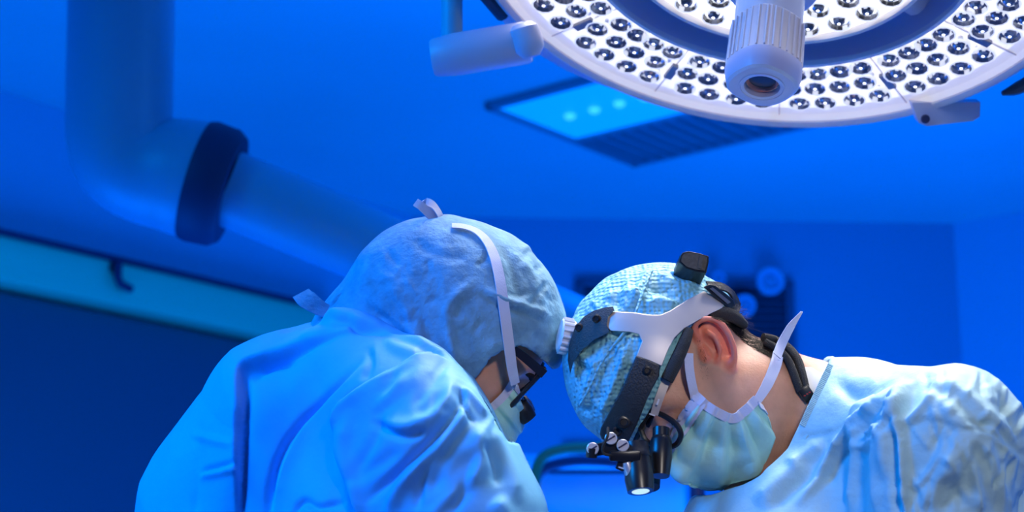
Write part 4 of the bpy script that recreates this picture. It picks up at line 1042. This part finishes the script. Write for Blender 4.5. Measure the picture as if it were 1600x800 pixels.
# ---- gown
def gownL_solid(p):
    d = cone(p, P(560, 580, 1.91), P(475, 652, 1.93), .056, .086, (Z_, 1.3))
    d = smin(d, cone(p, P(475, 652, 1.93), P(425, 805, 1.95), .086, .130, (Z_, 1.3)), .05)
    d = smin(d, cone(p, P(425, 805, 1.95), L_pel, .130, .17, (Z_, 1.2)), .06)
    d = smin(d, cone(p, P(620, 640, 1.90), P(640, 820, 1.88), .060, .13, (Z_, 1.2)), .06)
    d = smin(d, cone(p, P(640, 820, 1.88), W(-.18, 1.92, .95), .13, .15, (Z_, 1.2)), .06)
    d = smin(d, cone(p, W(-.25, 1.96, .95), W(-.25, 1.96, .42), .18, .22, (Z_, 1.15)), .06)
    for sh, el, wr, cl in ((L_sh, L_el, L_wr, 1.85), (L_shf, L_elf, L_wrf, 1.97)):
        d = smin(d, chain(p, [P(575, 590, cl), P(640, 640, (cl+sh[2])/2), sh, P(735, 820, (sh[2]+el[2])/2), el, wr], [.058, .064, .066, .070, .068, .036], .03), .05)
    return d
L_LINE = [(430, 440), (450, 508), (500, 492), (548, 486), (604, 510), (660, 532), (700, 560), (736, 592), (770, 640), (800, 700)]
SGL = 1 if poly_sd(np.array([[700., 480.]]), L_LINE)[1][0] > 0 else -1
def cutL(px_, p):
    d, s, t = poly_sd(px_, L_LINE); v = np.where(s*SGL > 0, d, -d)*(1.9/F); return np.where((px_[:, 1] > 690) | (px_[:, 0] < 440), -.2, v)
gLf = gown_shell(gownL_solid, cutL, .010, .40)
yv = P(0, 822, 1.9)[1]
xs = axis_steps([(-.56, -.42, .008), (-.42, .05, .0023), (.05, .22, .009)])
ys = axis_steps([(lo[1]+.3, yv-.02, .011), (yv-.02, P(0, 440, 1.9)[1], .0023)])
zs = axis_steps([(1.60, 1.94, .0028), (1.94, 2.5, .009)])
V, Q = build(gLf, (xs, ys, zs), 2); N = grad(gownL_solid, V)
featL = [
 ('stepr', [(575, 512), (520, 520), (440, 556), (384, 580), (379, 640), (375, 700), (372, 830)], .014, 55),
 ('ridge', [(388, 582), (450, 557), (508, 526), (545, 514)], -.007, 5),
 ('ridge', [(386, 584), (383, 660), (379, 740), (377, 830)], -.007, 5),
 ('ridge', [(392, 596), (420, 570), (460, 562)], -.006, 8),
 ('ridge', [(580, 548), (530, 600), (470, 660), (438, 712), (422, 770), (420, 830)], -.008, 6),
 ('step', [(585, 545), (535, 600), (478, 662), (446, 716), (432, 770), (430, 830)], .006, 30),
 ('step', [(735, 590), (680, 568), (620, 582), (566, 615), (540, 646), (536, 690), (548, 740), (560, 790), (560, 830)], .016, 42),
 ('ridge', [(536, 642), (552, 622), (600, 592), (650, 570)], -.008, 5),
 ('ridge', [(538, 655), (532, 700), (545, 750), (558, 830)], -.010, 6),
 ('ridge', [(560, 640), (552, 700), (566, 760), (566, 830)], .005, 9),
 ('ridge', [(722, 596), (712, 640), (672, 690), (620, 740), (575, 790)], -.008, 7),
 ('ridge', [(730, 604), (722, 650), (682, 706), (630, 760), (600, 830)], .008, 10),
 ('ridge', [(715, 590), (690, 640), (640, 670), (590, 655)], .008, 14),
 ('ridge', [(585, 660), (630, 682), (672, 672)], -.007, 6),
 ('ridge', [(718, 606), (728, 640), (742, 660)], -.006, 4), ('ridge', [(712, 604), (705, 630), (690, 650)], -.005, 4), ('ridge', [(716, 602), (740, 620), (765, 650)], .005, 5),
 ('ridge', [(738, 660), (750, 700), (746, 740), (728, 766)], .009, 15),
 ('ridge', [(752, 690), (772, 720), (780, 760)], -.006, 7),
 ('ridge', [(760, 660), (780, 690), (800, 740), (806, 790)], .006, 12),
 ('ridge', [(690, 700), (660, 740), (650, 800)], -.006, 7),
 ('ridge', [(770, 780), (790, 800), (800, 830)], .006, 14),
 ('step', [(470, 496), (520, 502), (562, 508), (610, 520), (662, 543), (735, 588)], .008, 16),
 ('ridge', [(520, 512), (545, 508), (560, 516), (610, 520), (655, 532)], -.006, 4),
 ('ridge', [(452, 512), (500, 502), (560, 500), (600, 512)], .005, 7), ('ridge', [(440, 530), (490, 512), (520, 512)], -.004, 5),
 ('ridge', [(575, 540), (580, 570), (570, 600)], -.005, 6), ('ridge', [(600, 530), (625, 545), (660, 560)], .006, 9),
 ('ridge', [(310, 738), (345, 733), (376, 728)], -.005, 4), ('ridge', [(308, 745), (345, 742), (374, 737)], .004, 5), ('ridge', [(300, 680), (340, 692), (372, 700)], .003, 6),
 ('ridge', [(320, 660), (310, 740), (300, 820)], -.003, 9), ('ridge', [(455, 810), (475, 785), (500, 795), (540, 785)], -.005, 5),
]
for k in range(16):
    x0 = random.uniform(560, 780); y0 = random.uniform(590, 800); a = random.uniform(1.9, 2.6); L_ = random.uniform(30, 70)
    featL.append(('ridge', [(x0-L_*math.cos(a), y0-L_*math.sin(a)), (x0+3, y0), (x0+L_*math.cos(a), y0+L_*math.sin(a))], random.choice((.003, -.003)), random.uniform(6, 14)))
V = fold(V, N, featL)
V = V + N*(vnoise(V*np.array([16, 8, 16.]), 4)*.004 - np.abs(vnoise(V*np.array([26, 12, 26.]), 6))*.003)[:, None]
V = relax(V, Q, 1, .5)
mk('gown', V, Q, M_gownL, pl)
# neck tie bow
part('neck_tie', ribbon(smooth_path([P(552, 490, 1.89), P(530, 492, 1.88), P(505, 484, 1.875), P(480, 468, 1.875), P(470, 458, 1.88)], 5), [.35, .4, -1], [.004, .010, .016, .022, .020], .0012), M_hood, pl)
part('neck_tie', tube(smooth_path([P(516, 490, 1.88), P(528, 474, 1.872), P(546, 464, 1.87), P(562, 464, 1.875), P(560, 480, 1.885), P(540, 490, 1.89)], 5), [.003, .007, .009, .008, .006, .004], 10, flat=.45), M_hood, pl)

# ---- hood
hood_cut = [(700, 640), (737, 602), (752, 580), (770, 558), (792, 545), (815, 541), (838, 554), (862, 577), (905, 572), (905, 640), (830, 760)]
def hoodL_solid(p):
    q = HL.loc(p)
    d = ellip(q, np.array([.002, 0, .040]), np.array([.117, .098, .098]))*HL.k
    d = smin(d, cone(p, P(640, 480, 1.90), P(570, 540, 1.91), .070, .062), .06)
    d = smin(d, cone(p, P(700, 560, 1.90), P(620, 610, 1.90), .082, .070), .05)
    return d
def hoodL(p):
    g = hoodL_solid(p); d = np.maximum(g, -(g+.005)); px_ = proj(p)
    return np.maximum(np.maximum(d, -poly_field(px_, hood_cut)*(1.9/F)), (600-0-px_[:, 1])*0-1)
xs = np.arange(hx-.19, hx+.17, .0028); ys = np.arange(hy-.14, hy+.16, .0028); zs = axis_steps([(hz-.13, hz+.02, .0028), (hz+.02, hz+.13, .006)])
V, Q = build(hoodL, (xs, ys, zs), 2); N = grad(hoodL_solid, V)
featH = [('ridge', [(745, 455), (780, 478), (820, 490), (862, 512)], -.005, 5), ('ridge', [(750, 448), (790, 470), (830, 482), (868, 500)], .004, 6), ('ridge', [(720, 590), (705, 540), (700, 480), (740, 440)], .004, 8),
 ('ridge', [(800, 390), (830, 430), (850, 480)], .003, 7), ('ridge', [(825, 480), (840, 460), (855, 440)], -.003, 5), ('ridge', [(560, 470), (620, 520), (660, 560), (690, 580)], -.005, 9), ('ridge', [(600, 430), (640, 490), (660, 560)], .004, 10),
 ('ridge', [(640, 372), (690, 400), (740, 400)], -.002, 8), ('ridge', [(780, 380), (800, 420), (810, 470)], -.003, 7)]
for k in range(40):
    x0 = random.uniform(600, 860); y0 = random.uniform(370, 560); a = random.uniform(0, 3.1); L_ = random.uniform(10, 26)
    featH.append(('ridge', [(x0-L_*math.cos(a), y0-L_*math.sin(a)), (x0+2, y0+1), (x0+L_*math.cos(a), y0+L_*math.sin(a))], random.choice((.0018, -.0018)), random.uniform(4, 8)))
V = fold(V, N, featH); V = V + N*(vnoise(V*45, 9)*.0014)[:, None]
mk('hood', V, Q, M_hood, pl)
part('hood_tuft', tube(smooth_path([P(612, 376, 1.90), P(620, 370, 1.89), P(632, 368, 1.89)], 4), [.004, .007, .003], 8), M_hood, pl)

# ---- mask
mk_, A, n = add_mask(bodyL, pl, [(803, 596), (790, 616), (772, 634), (750, 652), (735, 680)], [(814, 622), (821, 650), (812, 676), (797, 700), (776, 716), (748, 712)], 1.842, 1.90, .002, 4.5, .005)
R_, C_ = A.shape[:2]; i0 = R_//2
part('top_trim', ribbon(A[i0:, 1]+n[i0:, 1]*.0012, n[i0:, 1], .006, .0012), M_tie, mk_)
part('side_trim', ribbon(A[-1]+n[-1]*.0012, n[-1], .008, .0014), M_tie, mk_)
bothL = lambda p: np.minimum(bodyL(p), hoodL_solid(p))
tie([(805, 600), (800, 575), (796, 545), (792, 515), (786, 470), (780, 432), (772, 400), (760, 376), (744, 361), (724, 354), (706, 352.5)], mk_, bothL, .003, [.010, .0115, .0115, .0115, .010, .009], 1.6, 2.0)
bw = [P(690, 351, 1.88), P(672, 335, 1.875), P(658, 322, 1.87), P(649, 316, 1.87)]
part('tie_bow', ribbon(smooth_path(bw, 5), [.5, .3, -1], [.010, .011, .010, .010], .0012), M_tie, mk_)
bw = [P(690, 352, 1.885), P(688, 338, 1.88), P(678, 322, 1.88), P(666, 316, 1.88), P(660, 322, 1.885), P(668, 334, 1.89), P(682, 348, 1.89)]
part('tie_bow', ribbon(smooth_path(bw, 6), [.9, .1, -.6], [.009, .010, .010, .009], .0012), M_tie, mk_)

# ---- loupe glasses
g2 = empty('loupe_glasses', to_world(P(840, 600, 1.86)))
HP = HL.pt
M_frame = mat('navy_frame', (.012, .015, .03), .3)
for s in (1, -1):
    rim_ = [HP(.103, s*l, b) for l, b in ((.012, .020), (.018, .042), (.040, .050), (.064, .047), (.068, .025), (.060, -.002), (.038, -.009), (.018, .000), (.012, .020))]
    part('lens_frame', tube(smooth_path(rim_, 4), .0026, 8), M_frame, g2)
    part('spectacle_lens', prism([HP(.103, s*l, b) for l, b in ((.012, .020), (.018, .042), (.040, .050), (.064, .047), (.068, .025), (.060, -.002), (.038, -.009), (.018, .000))], HL.F*.0015), M_clear, g2, smooth=False)
    part('temple_arm', ribbon([HP(.106, s*.070, .047), HP(.080, s*.0765, .0465), HP(.045, s*.080, .044), HP(.0, s*.082, .030)], [0, 0, -s], [.0095, .0090, .007, .005], .003), M_frame, g2)
    loupe(HP(.104, s*.030, .002), HP(.130, s*.027, -.003), .0085, .0112, g2)
part('bridge', tube(smooth_path([HP(.103, .012, .022), HP(.107, 0, .026), HP(.103, -.012, .022)], 4), .0026, 8), M_frame, g2)
tag(g2, 'dark navy loupe glasses on the hooded surgeon in bright blue', 'glasses')

# ================================================================== equipment behind, between the two
eq = empty('equipment_cart', (0.18, 4.4, 0.0))
M_cart = mat('cart_enamel', (0.45, 0.62, 0.70), 0.45)
zt = 1.86
part('cabinet', box((0.22, 4.5, zt/2-.02), X_, Y_, Z_, .40, .4, zt-.2, .03), M_cart, eq, space='world')
part('top_tray', box((0.22, 4.48, zt-.10), X_, Y_, Z_, .46, .46, .03, .01), M_cart, eq, space='world')
for sx in (-.16, .16):
    for sy in (-.16, .16): part('caster', lathe((0.22+sx, 4.5+sy, .05), Y_, [(-.02, .03), (-.015, .05), (.015, .05), (.02, .03)], 16), M_black, eq, space='world')
tag(eq, 'pale blue equipment cart standing behind, low between the two surgeons', 'cart')
def cable(name, pts, r, m, label):
    V, Fc = tube(smooth_path(pts, 8), r, 10); o = mk(name, V, Fc, m, None); fix_normals(o); tag(o, label, 'cable'); return o
cable('cable', [P(842, 900, 3.6), P(838, 790, 3.6), P(836, 745, 3.6), P(848, 715, 3.6), P(880, 702, 3.6), P(930, 699, 3.6), P(990, 700, 3.6)], .011, mat('green_rubber', (.01, .20, .08), .5), 'dark green cable arching between the two surgeons')
cable('cable', [P(834, 900, 3.7), P(832, 790, 3.7), P(836, 752, 3.7), P(855, 730, 3.7), P(900, 720, 3.7), P(960, 722, 3.7), P(1010, 730, 3.7)], .011, M_navy, 'black cable sagging just under the green cable')
st = empty('drip_stand', to_world(P(1072, 1500, 3.2)) * np.array([1, 1, 0]))
part('pole', tube([W(.31, 3.2, .02), W(.31, 3.2, 1.83)], .012, 12), M_navy, st)
part('base', lathe((.31, 3.2, 0.0), Z_, [(0, .22), (.02, .22), (.03, .03)], 24), M_navy, st, space='world')
part('hook', tube(smooth_path([W(.31, 3.2, 1.80), W(.27, 3.2, 1.845), W(.23, 3.2, 1.82), W(.215, 3.2, 1.76)], 6), .008, 8), M_navy, st)
st.location = (.31, 3.2, 0)
tag(st, 'dark pole stand with curved hook behind the masked chin', 'stand')
